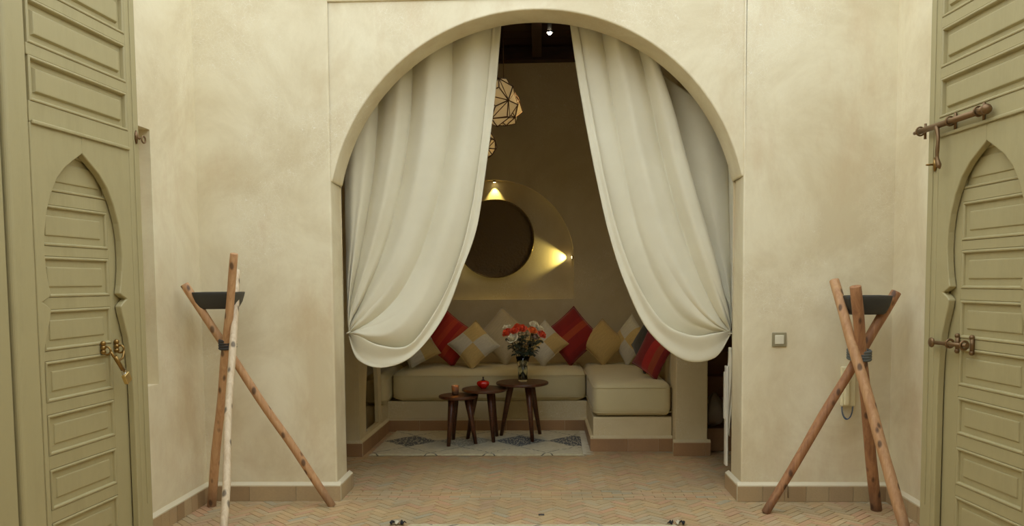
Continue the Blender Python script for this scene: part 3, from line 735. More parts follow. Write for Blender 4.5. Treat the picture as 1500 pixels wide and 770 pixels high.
# --- right leaf: latch at mid height
m = MB(); sphere(m, WR(.135, 1.172, .035), .026, 8, .5, 1, 1); m.tube([WR(.135, 1.172, .03), WR(.40, 1.175, .012)], .010, 10)
la = m.build('latch_bar', M['iron'], oR, label='rusty horizontal latch bar')
for u in (.255, .375):
    m = MB(); ring(m, WR(u, 1.175, .01), .02, .006, UZ, Nr)
    for dz in (-.038, .038): sphere(m, WR(u, 1.175+dz, -.028), .013, 6)
    m.tube([WR(u, 1.213, -.03), WR(u, 1.137, -.03)], .011, 8); m.build('latch_bracket', M['iron'], la)
# --- left leaf: ring hook and hasp
m = MB(); ring(m, WL(.005, 2.285, .03), .018, .0045, UZ, Dl); m.tube([WL(.03, 2.30, .005), WL(.02, 2.285, .02)], .007, 8)
m.tube([WL(.03, 2.33, .004), WL(.035, 2.30, .006), WL(.03, 2.26, .004)], [.004, .012, .004], 8)
m.build('ring_hook', M['iron'], oL, label='small dark iron ring hook')
hs_ = empty('hasp_temp', (0, 0, 0)); bpy.data.objects.remove(hs_)
for u in (.345, .232):
    m = MB()
    for dz in (.022, 0, -.022): sphere(m, WL(u, 1.185+dz, -.027), .014, 7)
    ring(m, WL(u, 1.17, -.008), .02, .0055, UZ, Nl, 14)
    m.build('hasp_plate', M['brass'], oL, label='ornate brass hasp fixing')
def Lk(u, z, w): return WL(u, z, w)
pl = empty('padlock', Lk(.25, 1.02, .03), 'brass padlock hanging from a short chain on the left door', 'padlock')
m = MB(); m.tube([Lk(.345, 1.165, .012), Lk(.335, 1.14, .02), Lk(.30, 1.115, .025), Lk(.262, 1.125, .022), Lk(.24, 1.15, .016), Lk(.232, 1.165, .012)], .0065, 8)
m.tube([Lk(.33, 1.14, .024), Lk(.305, 1.10, .03), Lk(.272, 1.06, .03)], .011, 8); m.build('chain', M['brass'], pl)
m = MB(); pts = [Lk(.283+.0*t, 1.06, .03) for t in (0,)]
ring(m, Lk(.268, 1.055, .03), .016, .0045, UZ, Dl); m.build('shackle', M['steel'], pl)
m = MB(); q = Lk(.244, 1.02, .03); ax = (Dl*-.5-UZ*.86).normalized(); bx = ax.cross(Nl).normalized()
vs = [q+ax*a*.027+bx*b*.023+Nl*c*.011 for a in (-1, 1) for b in (-1, 1) for c in (-1, 1)]
m.add(vs, [(0, 1, 3, 2), (4, 6, 7, 5), (0, 4, 5, 1), (2, 3, 7, 6), (0, 2, 6, 4), (1, 5, 7, 3)]); m.build('lock_body', plain('polished_brass', rgb(214, 182, 116), .3, .8), pl, bevel=.004, seg=3)

# ------------------------------------------------------------------ tripods
def pole(parent, a, b, r0, r1, mat, seed, bend=.009):
    a, b = Vector(a), Vector(b); n = 22; pts = []; rr = []
    s1 = (b-a).orthogonal().normalized(); s2 = (b-a).normalized().cross(s1)
    for i in range(n+1):
        t = i/n; q = a.lerp(b, t)
        k = bend*math.sin(math.pi*t)
        q += s1*noise.noise(Vector((t*3, seed, 0)))*k*1.6+s2*noise.noise(Vector((t*3, seed, 9)))*k*1.6
        pts.append(q); rr.append((r0+(r1-r0)*t)*(1+.05*noise.noise(Vector((t*9, seed, 4)))))
    m = MB(); m.tube(pts, rr, 16, True, .07, seed)
    return m.build('pole', M[mat], parent, bevel=.003)
def tripod(base, poles, bindc, br, label, bowl, blabel, bandmat):
    t = empty('tripod_stand', base, label, 'stand', 'pole tripods')
    for i, (a, b, r0, r1, mt) in enumerate(poles): pole(t, a, b, r0, r1, mt, i*3.3+base[0])
    m = MB(); c = Vector(bindc); w_, d_ = br
    for k in range(4):
        z = -.024+k*.016; pts = []
        for q in range(25):
            an = 2*math.pi*q/24; pts.append(c+Vector((math.cos(an)*w_, math.sin(an)*d_, z+.006*math.sin(an))))
        m.tube(pts, .010, 8, False)
    m.build('binding', M[bandmat], t)
    # square flared bowl resting between the pole tips
    bc, bw, bh = Vector(bowl[0]), bowl[1], bowl[2]; m = MB(); sec = []
    def rect(w1, z, n=6, rad=.25):
        pts = []
        for sx, sy, a0 in ((1, 1, 0), (-1, 1, 90), (-1, -1, 180), (1, -1, 270)):
            for q in range(n):
                an = math.radians(a0+q*90/(n-1)); rr = w1*rad
                pts.append(bc+Vector((sx*(w1-rr)+math.cos(an)*rr, (sy*(w1*bowl[3]-rr*bowl[3])+math.sin(an)*rr*bowl[3]), z)))
        return pts
    lv = [(.70, 0), (.78, .012), (.9, bh*.45), (.97, bh*.8), (1.0, bh), (.975, bh+.004), (.94, bh-.01), (.85, bh*.45), (.68, .016)]
    vs = []; n_ = 24
    for k, z in lv: vs += rect(bw*k, z)
    fs = [(i*n_+q, i*n_+(q+1) % n_, (i+1)*n_+(q+1) % n_, (i+1)*n_+q) for i in range(len(lv)-1) for q in range(n_)]
    fs += [tuple(range(n_)), tuple(range((len(lv)-1)*n_, len(lv)*n_))]
    m.add(vs, fs, True); o = m.build('fire_bowl', M['black'], origin=bc); tag(o, blabel, 'bowl', 'black metal bowls')
def on(px, py, Y): return at(px, py, Y)
fA = ground(310, 741); fA.z = 0; fC = ground(487, 741); fC.z = 0; fB = ground(325, 812); fB.z = 0
bd = on(333, 503, 5.06)
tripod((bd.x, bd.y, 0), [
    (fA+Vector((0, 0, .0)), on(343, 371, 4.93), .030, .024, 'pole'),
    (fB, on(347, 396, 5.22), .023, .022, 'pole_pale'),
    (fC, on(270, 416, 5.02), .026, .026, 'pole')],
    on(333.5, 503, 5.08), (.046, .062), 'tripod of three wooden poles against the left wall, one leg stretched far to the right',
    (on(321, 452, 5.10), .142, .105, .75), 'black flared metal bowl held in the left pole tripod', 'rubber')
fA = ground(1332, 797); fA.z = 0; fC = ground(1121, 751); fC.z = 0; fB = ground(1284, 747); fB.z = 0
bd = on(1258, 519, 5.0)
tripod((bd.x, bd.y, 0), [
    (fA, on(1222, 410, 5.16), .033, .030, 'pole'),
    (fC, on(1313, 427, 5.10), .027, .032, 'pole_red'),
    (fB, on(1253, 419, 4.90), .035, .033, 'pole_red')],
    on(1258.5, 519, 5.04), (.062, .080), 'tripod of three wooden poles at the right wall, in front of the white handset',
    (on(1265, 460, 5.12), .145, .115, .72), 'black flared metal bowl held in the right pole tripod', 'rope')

# ------------------------------------------------------------------ switch and handset on the arch wall
c = at(1141, 497, WY); t = empty('light_switch', c, 'square grey-rimmed light switch on the cream wall between arch and right tripod', 'switch')
m = MB(); h = .048
m.box((c.x-h, WY-.010, c.z-h), (c.x+h, WY-.001, c.z+h)); m.build('switch_plate', plain('switch_frame', rgb(150, 140, 108), .4), t, bevel=.004)
m = MB(); h = .030; m.box((c.x-h, WY-.016, c.z-h), (c.x+h, WY-.009, c.z+h)); m.build('rocker', plain('switch_rocker', rgb(222, 214, 186), .35), t, bevel=.003)
c = at(1240.5, 565, WY); t = empty('door_phone', c, 'white intercom handset on the wall behind the right tripod', 'intercom')
pw = plain('ivory_plastic', rgb(226, 214, 172), .4)
m = MB(); m.box((c.x-.047, WY-.035, c.z-.135), (c.x+.047, WY-.001, c.z+.135)); m.build('phone_base', pw, t, bevel=.01, seg=3)
m = MB(); m.box((c.x-.036, WY-.062, c.z-.125), (c.x-.0, WY-.036, c.z+.125)); m.build('handset', pw, t, bevel=.012, seg=3)
m = MB(); pts = []
for k in range(160):
    s = k/159; a = math.pi*s; p = Vector((c.x-.006+.035*math.cos(math.pi-a), WY-.03, c.z-.135-.085*math.sin(a))); q = k*1.1
    pts.append(p+Vector((.004*math.cos(q), .004*math.sin(q), .003*math.cos(q))))
m.tube(pts, .0022, 5); m.build('coiled_cord', plain('blue_cord', rgb(70, 96, 130), .5), t, label='blue coiled cord')
c = at(1152, 700, WY); m = MB(); m.tube([(c.x, WY-.004, c.z+.03), (c.x+.001, WY-.006, .13), (c.x, WY-.034, .10), (c.x+.002, WY-.033, .03)], .003, 6)
o = m.build('wall_cable', plain('brown_cable', rgb(120, 96, 66), .7), origin=(c.x, WY, .03)); tag(o, 'thin brown cable running down the wall beside the foot of the right tripod', 'cable')

# ------------------------------------------------------------------ things at the right jamb, bag on the steps
c = at(1061.5, 615, 5.80); m = MB(); m.box((c.x-.004, 5.74, .16), (c.x+.012, 5.80, .885)); 
t = empty('wooden_board', (c.x, 5.86, .16), 'white painted board edge standing upright behind the right jamb', 'board')
M['white_paint'] = plain('white_paint', rgb(214, 206, 186), .5, 0, 30)
m.build('board_panel', M['white_paint'], t, bevel=.003)
m = MB(); m.box((c.x-.014, 5.75, .50), (c.x-.0045, 5.79, .84)); m.build('batten', M['white_paint'], t, bevel=.003)
m = MB(); vs = []; n = 30
for i in range(n+1):
    s = i/n; z = 1.02-.62*s
    for j in range(9):
        u = j/8; wd = .04+.02*math.sin(s*5); vs.append((c.x+.010+.028*s*0+wd*(u)*.8, 5.745+.012*math.sin(u*9+s*4)+.02*s, z-.03*u*s))
m.add(vs, [(i*9+j, i*9+j+1, (i+1)*9+j+1, (i+1)*9+j) for i in range(n) for j in range(8)], True)
o = m.build('cloth_strip', M['pale_cloth'], origin=(c.x, 5.76, .4)); sm = o.modifiers.new('t', 'SOLIDIFY'); sm.thickness = .004
tag(o, 'pale cloth end hanging below the tieback at the right jamb', 'cloth')
c = at(1046, 615, 7.12); t = empty('plastic_bag', (c.x, 7.12, .2), 'clear plastic bag of reddish brown stuff on the lowest step behind the column', 'bag')
m = MB(); vs = []; n = 14
for i in range(n+1):
    for k in range(24):
        th = math.pi*i/n; a = 2*math.pi*k/24; r = .105*math.sin(th)**.7*(1 if i > n*.45 else .35+.65*(i/(n*.45)))
        z = .13-.13*math.cos(math.pi-th)*-1 if False else .12+.12*math.cos(th)*(1.5 if math.cos(th) > 0 else 1)
        q = noise.noise(Vector((math.cos(a)*2, math.sin(a)*2, th*2)))*.018
        vs.append((c.x+(r+q)*math.cos(a)*.95, 7.12+(r+q)*math.sin(a), max(.2+z, .202)))
m.add(vs, [(i*24+k, i*24+(k+1) % 24, (i+1)*24+(k+1) % 24, (i+1)*24+k) for i in range(n) for k in range(24)], True)
g = NT('clear_plastic'); g.set(Roughness=.15, Transmission_Weight=.7, IOR=1.3, Base_Color=(.8, .78, .74, 1)); m.build('bag_film', g.m, t)
m = MB()
for k in range(26):
    a = rnd.uniform(0, 6.28); r = rnd.uniform(0, .06); sphere(m, (c.x+r*math.cos(a), 7.12+r*math.sin(a), .225+rnd.uniform(0, .06)), rnd.uniform(.014, .024), 5)
o = m.build('bag_contents', plain('red_brown_bits', rgb(140, 66, 44), .7), t); o['kind'] = 'stuff'

# ------------------------------------------------------------------ rug
def rug_mat(cell=.255, cd=.262):
    m = NT('white_wool_rug'); s = m.new('ShaderNodeSeparateXYZ')
    wv = m.new('ShaderNodeVectorMath', operation='ADD'); nn = m.new('ShaderNodeTexNoise'); nn.inputs['Scale'].default_value = 6; m.link(m.coord(), nn.inputs['Vector'])
    sc2 = m.new('ShaderNodeVectorMath', operation='SCALE'); sc2.inputs['Scale'].default_value = .05; m.link(nn.outputs['Color'], sc2.inputs[0])
    m.link(m.coord(), wv.inputs[0]); m.link(sc2.outputs[0], wv.inputs[1]); m.link(wv.outputs[0], s.inputs[0])
    x = m.math('DIVIDE', m.math('SUBTRACT', s.outputs['X'], .025), cell); y = m.math('DIVIDE', m.math('SUBTRACT', s.outputs['Y'], .025), cd)
    a = m.math('MULTIPLY', m.math('ADD', x, y), .5); b = m.math('MULTIPLY', m.math('SUBTRACT', x, y), .5)
    ra, rb = m.math('ROUND', a), m.math('ROUND', b)
    da, db = m.math('ABSOLUTE', m.math('SUBTRACT', a, ra)), m.math('ABSOLUTE', m.math('SUBTRACT', b, rb))
    line = m.math('GREATER_THAN', m.math('MAXIMUM', da, db), .485)
    same = m.math('COMPARE', ra, rb); same.node.inputs[2].default_value = .1
    inside = m.math('LESS_THAN', m.math('MAXIMUM', da, db), .47)
    fill = m.math('MULTIPLY', same, inside)
    streak = m.math('GREATER_THAN', m.noise(60, 3, m.mapped((1, .25, 1), rot=(0, 0, .5))), .47)
    lighter = m.math('COMPARE', ra, 1.0); lighter.node.inputs[2].default_value = .1
    amt = m.math('SUBTRACT', 1.0, m.math('MULTIPLY', lighter, .45))
    dash = m.math('GREATER_THAN', m.noise(20, 2), .42)
    mask = m.math('MAXIMUM', m.math('MULTIPLY', m.math('MULTIPLY', fill, m.math('ADD', m.math('MULTIPLY', streak, .55), .42)), amt), m.math('MULTIPLY', m.math('MULTIPLY', line, dash), .8))
    wool = m.ramp(m.noise(30, 5), [(.3, rgb(192, 178, 136)), (.7, rgb(210, 198, 160))])
    m.color(m.mix(mask, wool, rgb(34, 32, 34))); m.set(Roughness=.95, Sheen_Weight=.2); m.bump(m.noise(160, 4), .8, .01); return m.m
RM = rug_mat()
def rug(x0, x1, y0, y1, org, label, fringe_r=True, tassels=()):
    t = empty('woven_rug', (org[0], org[1], 0), label, 'rug'); m = MB(); nx, ny = int((x1-x0)/.02), int((y1-y0)/.02)
    def ed(v, s): return .012*noise.noise(Vector((v*4, s, 0)))
    vs = []
    for i in range(nx+1):
        for j in range(ny+1):
            x = x0+(x1-x0)*i/nx; y = y0+(y1-y0)*j/ny
            ex = min(i, nx-i, j, ny-j)
            z = (.003 if ex == 0 else .016)+.003*noise.noise(Vector((x*30, y*30, 0)))+.002*noise.noise(Vector((x*3, y*3, 0)))
            y += ed(x, 1)*(1 if j in (0, ny) else .6); x += ed(y, 2)+.02*(y-y0)
            vs.append((x, y, z))
    fs = [(i*(ny+1)+j, (i+1)*(ny+1)+j, (i+1)*(ny+1)+j+1, i*(ny+1)+j+1) for i in range(nx) for j in range(ny)]
    m.add(vs, fs, True); m.build('rug_field', RM, t)
    if fringe_r:
        m = MB()
        for k in range(260):
            y = rnd.uniform(y0+.02, y1-.02); L = rnd.uniform(.03, .1); a = rnd.uniform(-.5, .3); p = Vector((x1-.01+.02*(y-y0), y, .012))
            m.tube([p, p+Vector((L*.5, L*.5*a, .0)), p+Vector((L, L*a, -.008))], [.0025, .002, .0012], 4, False)
        o = m.build('fringe', M['pale_cloth'], t); o['kind'] = 'stuff'
    return t
ctr = ground(603, 648)
rug(-1.50, .37, 6.80, 7.93, (ctr.x, ctr.y), 'white wool rug with black and grey diamonds under the three tables')
# foreground rug whose far edge just shows at the bottom of the picture
t = rug(-.86, .80, 3.4, 4.828, (-.35, 4.2), 'white rug whose far edge just shows on the courtyard floor', False)
for px in (574, 582, 590, 983, 992, 1000):
    p = ground(px, 768); m = MB()
    for k in range(9):
        a = rnd.uniform(-1, 1); m.tube([p+Vector((0, -.03, .012)), p+Vector((a*.012, rnd.uniform(-.01, .012), .014+rnd.uniform(0, .012))), p+Vector((a*.02, .02, .006))], [.004, .004, .002], 5)
    m.build('tassel', plain('black_wool', rgb(24, 24, 26), .9) if px not in (582, 992) else M['pale_cloth'], t)
p = ground(793, 753.5); m = MB(); m.box((p.x-.019, p.y-.012, -.004), (p.x+.019, p.y+.012, .003)); o = m.build('floor_chip', M['rubber'], origin=(p.x, p.y, 0), bevel=.001)
tag(o, 'tiny black rectangular insert in the courtyard floor near the middle', 'floor insert')

# ------------------------------------------------------------------ tables
def table(c, r, z, feet, label, seed):
    t = empty('side_table', (c[0], c[1], .012), label, 'table', 'round wooden side tables')
    m = MB(); n = 56; vs = []; pr_ = [(.0, 0), (.93, 0), (.985, .006), (1, .014), (.99, .024), (.96, .028), (.0, .028)]
    for k, h in pr_:
        for i in range(n):
            a = 2*math.pi*i/n; rr = r*k*(1+.025*noise.noise(Vector((math.cos(a)*1.5, math.sin(a)*1.5, seed)))); vs.append((c[0]+rr*math.cos(a), c[1]+rr*math.sin(a), z-.028+h))
    m.add(vs, [(i*n+k, i*n+(k+1) % n, (i+1)*n+(k+1) % n, (i+1)*n+k) for i in range(len(pr_)-1) for k in range(n)]); m.build('table_top', M['walnut'], t)
    for (fx, fy), k in feet:
        f = Vector((fx, fy, .012)); tp = Vector((c[0]+(fx-c[0])*k, c[1]+(fy-c[1])*k, z-.027)); m = MB()
        m.tube([f, f.lerp(tp, .5), tp], [.017, .024, .034], 10); m.build('leg', M['walnut'], t)
def gxy(px, py): q = ground(px, py, .012); return (q.x, q.y)
def top_c(px, py, Y): q = at(px, py, Y); return (q.x, q.y), q.z
(c1, z1), (c2, z2), (c3, z3) = top_c(671, 580, 7.27), top_c(710, 570, 7.33), top_c(765, 560.5, 7.42)
table(c1, .178, z1+.012, [(gxy(657, 654), .62), (gxy(664, 644), .5), (gxy(697, 650), .55)], 'lowest dark round side table with the candle', 1)
table(c2, .212, z2+.012, [(gxy(685, 643), .5), (gxy(723, 648), .62), (gxy(728, 639), .55)], 'middle dark round side table with the red jar', 2)
table(c3, .247, z3+.012, [(gxy(734, 638), .5), (gxy(780, 647), .6), (gxy(791, 636), .5)], 'tallest dark round side table with the vase of roses', 3)
# candle in dark glass
b = Vector((at(667, 577, c1[1]).x, c1[1], z1+.0125)); t = empty('candle_holder', b, 'small dark glass candle holder glowing on the lowest table', 'candle')
m = MB(); m.lathe([(.0, 0), (.026, 0), (.030, .004), (.036, .088), (.033, .088), (.028, .008), (0, .007)], b, 28)
g = NT('smoked_glass'); g.set(Roughness=.12, Transmission_Weight=.75, IOR=1.45, Base_Color=(.34, .22, .14, 1)); m.build('glass_cup', g.m, t)
m = MB(); m.lathe([(0, .008), (.026, .008), (.028, .03), (0, .03)], b, 20); wx = NT('wax'); wx.color(rgb(240, 200, 140)); wx.set(Subsurface_Weight=.3); m.build('wax', wx.m, t)
m = MB(); m.lathe([(0, .032), (.005, .038), (.006, .046), (.003, .058), (0, .068)], b, 12); e = NT('flame'); e.set(Emission_Color=(1, .5, .14, 1), Emission_Strength=140); m.build('flame', e.m, t)
# pomegranate-shaped jar
b = Vector((at(708, 570, c2[1]-.03).x, c2[1]-.03, z2+.0125)); t = empty('lidded_jar', b, 'small shiny red fruit-shaped jar on the middle table', 'jar')
m = MB(); n = 36; pr_ = [(0, 0), (.02, 0), (.034, .014), (.045, .036), (.047, .052), (.040, .066), (.024, .073), (.0, .074)]; vs = []
for r, z in pr_:
    for k in range(n):
        a = 2*math.pi*k/n; q = r*(1+.10*abs(math.sin(a*2.5))-.04)*(1+.22*abs(math.cos(a))*(z > .03)); vs.append(b+Vector((q*math.cos(a), q*math.sin(a), z)))
m.add(vs, [(i*n+k, i*n+(k+1) % n, (i+1)*n+(k+1) % n, (i+1)*n+k) for i in range(len(pr_)-1) for k in range(n)], True)
m.build('jar_body', plain('red_glaze', rgb(205, 28, 12), .15), t)
m = MB(); m.lathe([(0, .07), (.018, .072), (.02, .078), (.008, .084), (.006, .10), (.010, .108), (0, .11)], b, 16); m.build('jar_knob', plain('dark_glaze', rgb(60, 22, 16), .3), t, label='dark brown knob')
# vase
bv = Vector((at(766, 556, c3[1]).x, c3[1], z3+.0125)); t = empty('glass_vase', bv, 'ribbed glass vase holding the roses on the tallest table', 'vase')
m = MB(); n = 32; vs = []; pr_ = [(0, 0), (.040, 0), (.043, .01), (.043, .10), (.052, .18), (.064, .235), (.061, .235), (.049, .18), (.039, .10), (.038, .02), (0, .018)]
for r, z in pr_:
    for k in range(n): a = 2*math.pi*k/n; q = r*(1+(.035 if k % 2 else 0)); vs.append(bv+Vector((q*math.cos(a), q*math.sin(a), z)))
m.add(vs, [(i*n+k, i*n+(k+1) % n, (i+1)*n+(k+1) % n, (i+1)*n+k) for i in range(len(pr_)-1) for k in range(n)], True)
g = NT('vase_glass'); g.set(Roughness=.04, Transmission_Weight=1.0, IOR=1.45, Base_Color=(.95, .97, .93, 1)); m.build('vase_body', g.m, t)
m = MB(); m.lathe([(0, .02), (.036, .021), (.0375, .10), (.043, .15), (0, .15)], bv, 24); g = NT('vase_water'); g.set(Roughness=.02, Transmission_Weight=1.0, IOR=1.33, Base_Color=(.9, .94, .85, 1)); m.build('water', g.m, t)
# roses
def rose_mesh(name, mat, seed):
    r = random.Random(seed); m = MB(); sphere(m, (0, 0, .004), .016, 6, 1, 1, 1.1)
    for ring_, (num, rad, ht, open_) in enumerate([(3, .013, .030, .0), (4, .019, .031, .12), (5, .026, .029, .35), (6, .032, .024, .75)]):
        for q in range(num):
            a0 = 2*math.pi*(q+.5*ring_)/num+r.uniform(-.2, .2); wa = 2.6*math.pi/num; vs = []; nu, nv = 6, 5
            for i in range(nu+1):
                for j in range(nv+1):
                    u = -1+2*i/nu; v = j/nv; a = a0+u*wa/2*(1-.15*v)
                    rr = rad*(.35+.65*math.sin(min(1, v*1.15)*math.pi/2))+open_*.012*v**3+.002*r.uniform(-1, 1)
                    z = -.018+ht*1.5*v*(1-.18*u*u*v)-open_*.016*v**3
                    vs.append((rr*math.cos(a), rr*math.sin(a), z))
            m.add(vs, [(i*(nv+1)+j, (i+1)*(nv+1)+j, (i+1)*(nv+1)+j+1, i*(nv+1)+j+1) for i in range(nu) for j in range(nv)], True)
    me = m.mesh(name, mat)
    return me
def petal(name, c, c2): g = NT(name); g.color(g.mix(g.noise(40), c, c2)); g.set(Roughness=.6, Sheen_Weight=.2); return g.m
MO = petal('orange_petal', rgb(246, 104, 50), rgb(236, 76, 36)); MO2 = petal('amber_petal', rgb(250, 138, 44), rgb(244, 112, 36)); MW = petal('white_petal', rgb(252, 246, 222), rgb(240, 230, 194)); ML = petal('pale_pink_petal', rgb(206, 184, 170), rgb(190, 168, 150))
green = petal('rose_leaf', rgb(38, 48, 22), rgb(52, 64, 30)); stemm = petal('rose_stem', rgb(56, 72, 34), rgb(44, 56, 28))
rose_me = {k: rose_mesh('bloom', mt, i) for i, (k, mt) in enumerate({'o': MO, 'a': MO2, 'w': MW, 'l': ML}.items())}
roses = [(743, 487, 'o', -.03, 1.05, 'orange rose at the far left of the bouquet'), (754, 484, 'o', -.05, .95, 'orange rose second from the left, beside the topmost left orange one'),
         (764.5, 481.5, 'o', -.04, 1.05, 'highest of the orange-red roses, at the middle of the bouquet'), (780, 484, 'a', -.03, .95, 'amber rose below the highest white rose'),
         (793, 490, 'o', -.02, 1.0, 'orange rose at the far right of the bouquet'), (742, 480, 'w', .03, .9, 'white rose at the back left, above the leftmost orange rose'),
         (751, 495, 'w', -.07, 1.15, 'large white rose lowest at the front left of the bouquet'), (782, 475.5, 'w', .02, 1.0, 'highest white rose, top right of the bouquet'),
         (790.5, 482, 'w', .02, .9, 'white rose between the top white rose and the rightmost orange one'), (783, 493, 'l', .01, .85, 'pale pinkish rose low on the right of the bouquet'),
         (771, 484, 'w', .05, .75, 'white rose mostly hidden in the middle of the bouquet'), (758, 478, 'o', .04, .8, 'small orange rose peeping at the back of the bouquet')]
for px, py, kd, dy, s, lab in roses:
    c = at(px, py, bv.y+dy); t = empty('rose', c, lab, 'rose', 'roses in the vase')
    dirn = (c-(bv+Vector((0, 0, .2)))).normalized(); q = dirn.to_track_quat('Z', 'Y')
    o = raw('bloom', rose_me[kd], t); o.rotation_euler = (Matrix.Rotation(.5, 4, 'X') @ q.to_matrix().to_4x4()).to_euler(); o.scale = (s*1.2,)*3
    m = MB(); neck = bv+Vector(((c.x-bv.x)*.35, (dy)*.35, .225)); ft = bv+Vector((-(c.x-bv.x)*.22, -dy*.3, .025))
    m.tube([ft, neck, c-dirn*.05, c-dirn*.012], [.0028, .0028, .0025, .006], 6); m.build('stem', stemm, t)
    m = MB()
    for k in range(15):
        p = neck.lerp(c-dirn*.02, rnd.uniform(.12, .9)); a = rnd.uniform(0, 6.28); L = rnd.uniform(.045, .075); dd = Vector((math.cos(a), math.sin(a), rnd.uniform(-.4, .5))).normalized(); sd = dd.cross(UZ).normalized(); up_ = sd.cross(dd)
        vs = []
        for i in range(6):
            f = i/5; wd = .34*L*math.sin(math.pi*min(1, f*.93+.04))**.8; mid = p+dd*L*f-UZ*.012*f*f
            vs += [mid-sd*wd+up_*wd*.25, mid-up_*.0, mid+sd*wd+up_*wd*.25]
        m.add(vs, [(i*3+j, i*3+j+1, (i+1)*3+j+1, (i+1)*3+j) for i in range(5) for j in range(2)], True)
    m.build('leaves', green, t)

# ------------------------------------------------------------------ dish in the niche and its small lamps
dc = at(725, 349.5, AY-.02); dc.y = AY+.02; m = MB(); RD = .428
m.lathe([(0, .010), (.1, .0101), (.2, .0102), (.31, .0104), (.36, .0106), (.39, .014), (.41, .022), (.422, .03), (RD, .03), (RD+.004, .022), (.40, .004), (.3, -.01), (0, -.01)], dc, 72, axis='Y')
t = empty('bronze_dish', dc, 'large round dark bronze dish hung in the arched niche', 'dish')
m.build('dish_plate', M['bronze'], t)
m = MB(); ring(m, dc+Vector((0, -.026, 0)), RD, .006, (1, 0, 0), (0, 0, 1), 64); m.build('rim', plain('rim_bronze', rgb(120, 100, 60), .25, .9), t, label='brighter rolled rim')
def spot(name, loc, target, power, size, blend=.6, rad=.01, col=(1, .84, .30), root=None, shape=True):
    d = bpy.data.lights.new(name, 'SPOT'); d.energy = power; d.spot_size = math.radians(size); d.spot_blend = blend; d.shadow_soft_size = rad; d.color = col
    o = bpy.data.objects.new(name, d); COL.objects.link(o); base = wloc(root); o.parent = root; o.location = Vector(loc)-base
    o.rotation_euler = (Vector(target)-Vector(loc)).to_track_quat('-Z', 'Y').to_euler(); return o
def niche_lamp(loc, d, label, pw):
    loc, d = Vector(loc), Vector(d); t = empty('niche_light', loc, label, 'light', 'niche lights round the dish')
    m = MB(); m.tube([loc-d*.0, loc+d*.016], [.017, .02], 14); m.build('lamp_housing', M['brass'], t)
    m = MB(); m.tube([loc+d*.0165, loc+d*.018], .012, 12); e = NT('niche_bulb'); e.set(Emission_Color=(1, .85, .45, 1), Emission_Strength=12); m.build('bulb', e.m, t)
    spot('niche_beam', loc+d*.022+Vector((0, -.0, 0)), loc+d*.6+Vector((0, .05, 0)), pw, 72, .7, .008, root=t)
PW = 5.5
niche_lamp((NX-.0, AY+.055, NZ+NR-.004), (0, 0, -1), 'tiny brass light at the top of the niche shining down on the dish', PW)
niche_lamp((R_-.004, AY+.055, 1.77), (-1, 0, 0), 'tiny brass light at the right side of the niche glowing strongly', PW*1.6)
niche_lamp((L_+.004, AY+.055, 1.77), (1, 0, 0), 'tiny brass light at the left side of the niche behind the curtain', PW)
# ceiling lamp
c = at(805, 47, 7.6); c.z = AZ+.07; m = MB()
t = empty('ceiling_spotlight', (c.x, c.y, c.z-.03), 'small bright spotlight among the dark ceiling beams', 'light')
pz = at(805, 47, 7.6); zz = pz.z
m.tube([(c.x, c.y, AZ+.075), (c.x, c.y, zz+.012)], [.02, .02], 12); m.tube([(c.x, c.y, zz+.012), (c.x, c.y, zz-.006)], [.028, .030], 14, False); m.build('lamp_housing', M['black'], t)
m = MB(); sphere(m, (c.x, c.y, zz-.004), .02, 8); e = NT('spot_bulb'); e.set(Emission_Color=(1, .9, .75, 1), Emission_Strength=30); m.build('bulb', e.m, t)
spot('beam', (c.x, c.y, zz-.03), (c.x-.3, c.y-.2, 0), 22, 80, .8, .02, (1, .76, .42), t)

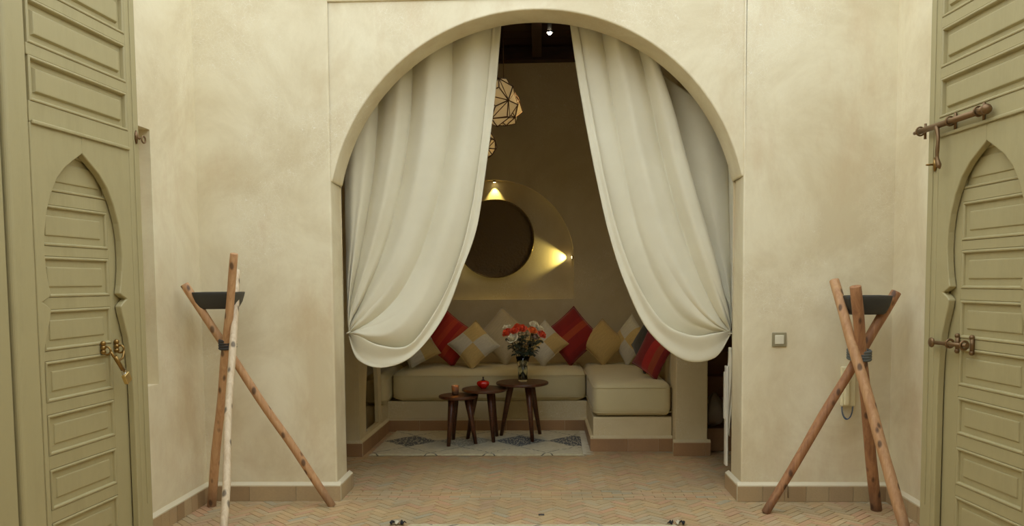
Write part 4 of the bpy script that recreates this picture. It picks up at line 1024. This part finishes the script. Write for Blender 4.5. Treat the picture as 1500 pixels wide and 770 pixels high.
# ------------------------------------------------------------------ faceted lanterns
def lantern(c, r, label, seed, z_top, glow):
    c = Vector(c); t = empty('star_lantern', c, label, 'lantern', 'faceted pendant lanterns')
    bm = bmesh.new(); bmesh.ops.create_icosphere(bm, subdivisions=1, radius=r*.93)
    rot = Matrix.Rotation(seed, 3, 'Z') @ Matrix.Rotation(seed*.7+.3, 3, 'X'); faces = []
    for v in bm.verts: v.co = rot @ v.co
    for f in list(bm.faces):
        ce = f.calc_center_median(); ap = ce.normalized()*r*1.03
        vv = [v.co.copy() for v in f.verts]
        for i in range(3): faces.append((vv[i], vv[(i+1) % 3], ap))
    bm.free()
    g = NT('frosted_lantern_glass'); g.color(rgb(190, 172, 128)); g.set(Roughness=.35, Emission_Color=(1, .84, .55, 1), Emission_Strength=glow*.4)
    tr = g.new('ShaderNodeBsdfTranslucent'); tr.inputs[0].default_value = rgb(190, 176, 130); x = g.new('ShaderNodeMixShader'); x.inputs[0].default_value = .45
    g.link(g.b.outputs[0], x.inputs[1]); g.link(tr.outputs[0], x.inputs[2]); g.link(x.outputs[0], g.out.inputs[0])
    edges = set()
    for tri in faces:
        m = MB(); n = (tri[1]-tri[0]).cross(tri[2]-tri[0]).normalized(); ce = sum(tri, Vector())/3
        if n.dot(ce) < 0: n = -n
        a = [c+ce+(p-ce)*.985 for p in tri]; b_ = [p-n*.003 for p in a]
        m.add(a+b_, [(0, 1, 2), (5, 4, 3), (0, 3, 4, 1), (1, 4, 5, 2), (2, 5, 3, 0)]); m.build('pane', g.m, t, origin=c+ce)
        for i in range(3):
            p, q = tri[i], tri[(i+1) % 3]; k = tuple(sorted([tuple(round(x_, 4) for x_ in p), tuple(round(x_, 4) for x_ in q)])); edges.add(k)
    m = MB()
    for p, q in edges: m.tube([c+Vector(p), c+Vector(q)], .0055, 5, False)
    m.build('frame', M['iron'], t)
    m = MB(); m.tube([c+Vector((0, 0, r*1.05)), Vector((c.x, c.y, z_top))], .004, 6); m.build('chain', M['iron'], t)
    d = bpy.data.lights.new('lantern_bulb', 'POINT'); d.energy = 1.8*(r/.25); d.color = (1, .82, .55); d.shadow_soft_size = .04
    o = bpy.data.objects.new('lantern_bulb', d); COL.objects.link(o); o.parent = t
lantern(at(722, 147, 7.3), .225, 'large glowing faceted lantern beside the left curtain', .5, AZ+.09, .22)
lantern(at(706, 212, 6.93), .13, 'smaller faceted lantern hanging lowest, mostly behind the left curtain', 1.4, AZ+.09, .16)
lantern(at(738, 158, 7.76), .18, 'faceted lantern hanging behind the large one', 2.2, AZ+.09, .16)
d = bpy.data.lights.new('candle_light', 'POINT'); d.energy = .12; d.color = (1, .55, .22); d.shadow_soft_size = .008
co = bpy.data.objects['candle_holder']; o = bpy.data.objects.new('candle_light', d); COL.objects.link(o); o.parent = co; o.location = (0, 0, .075)
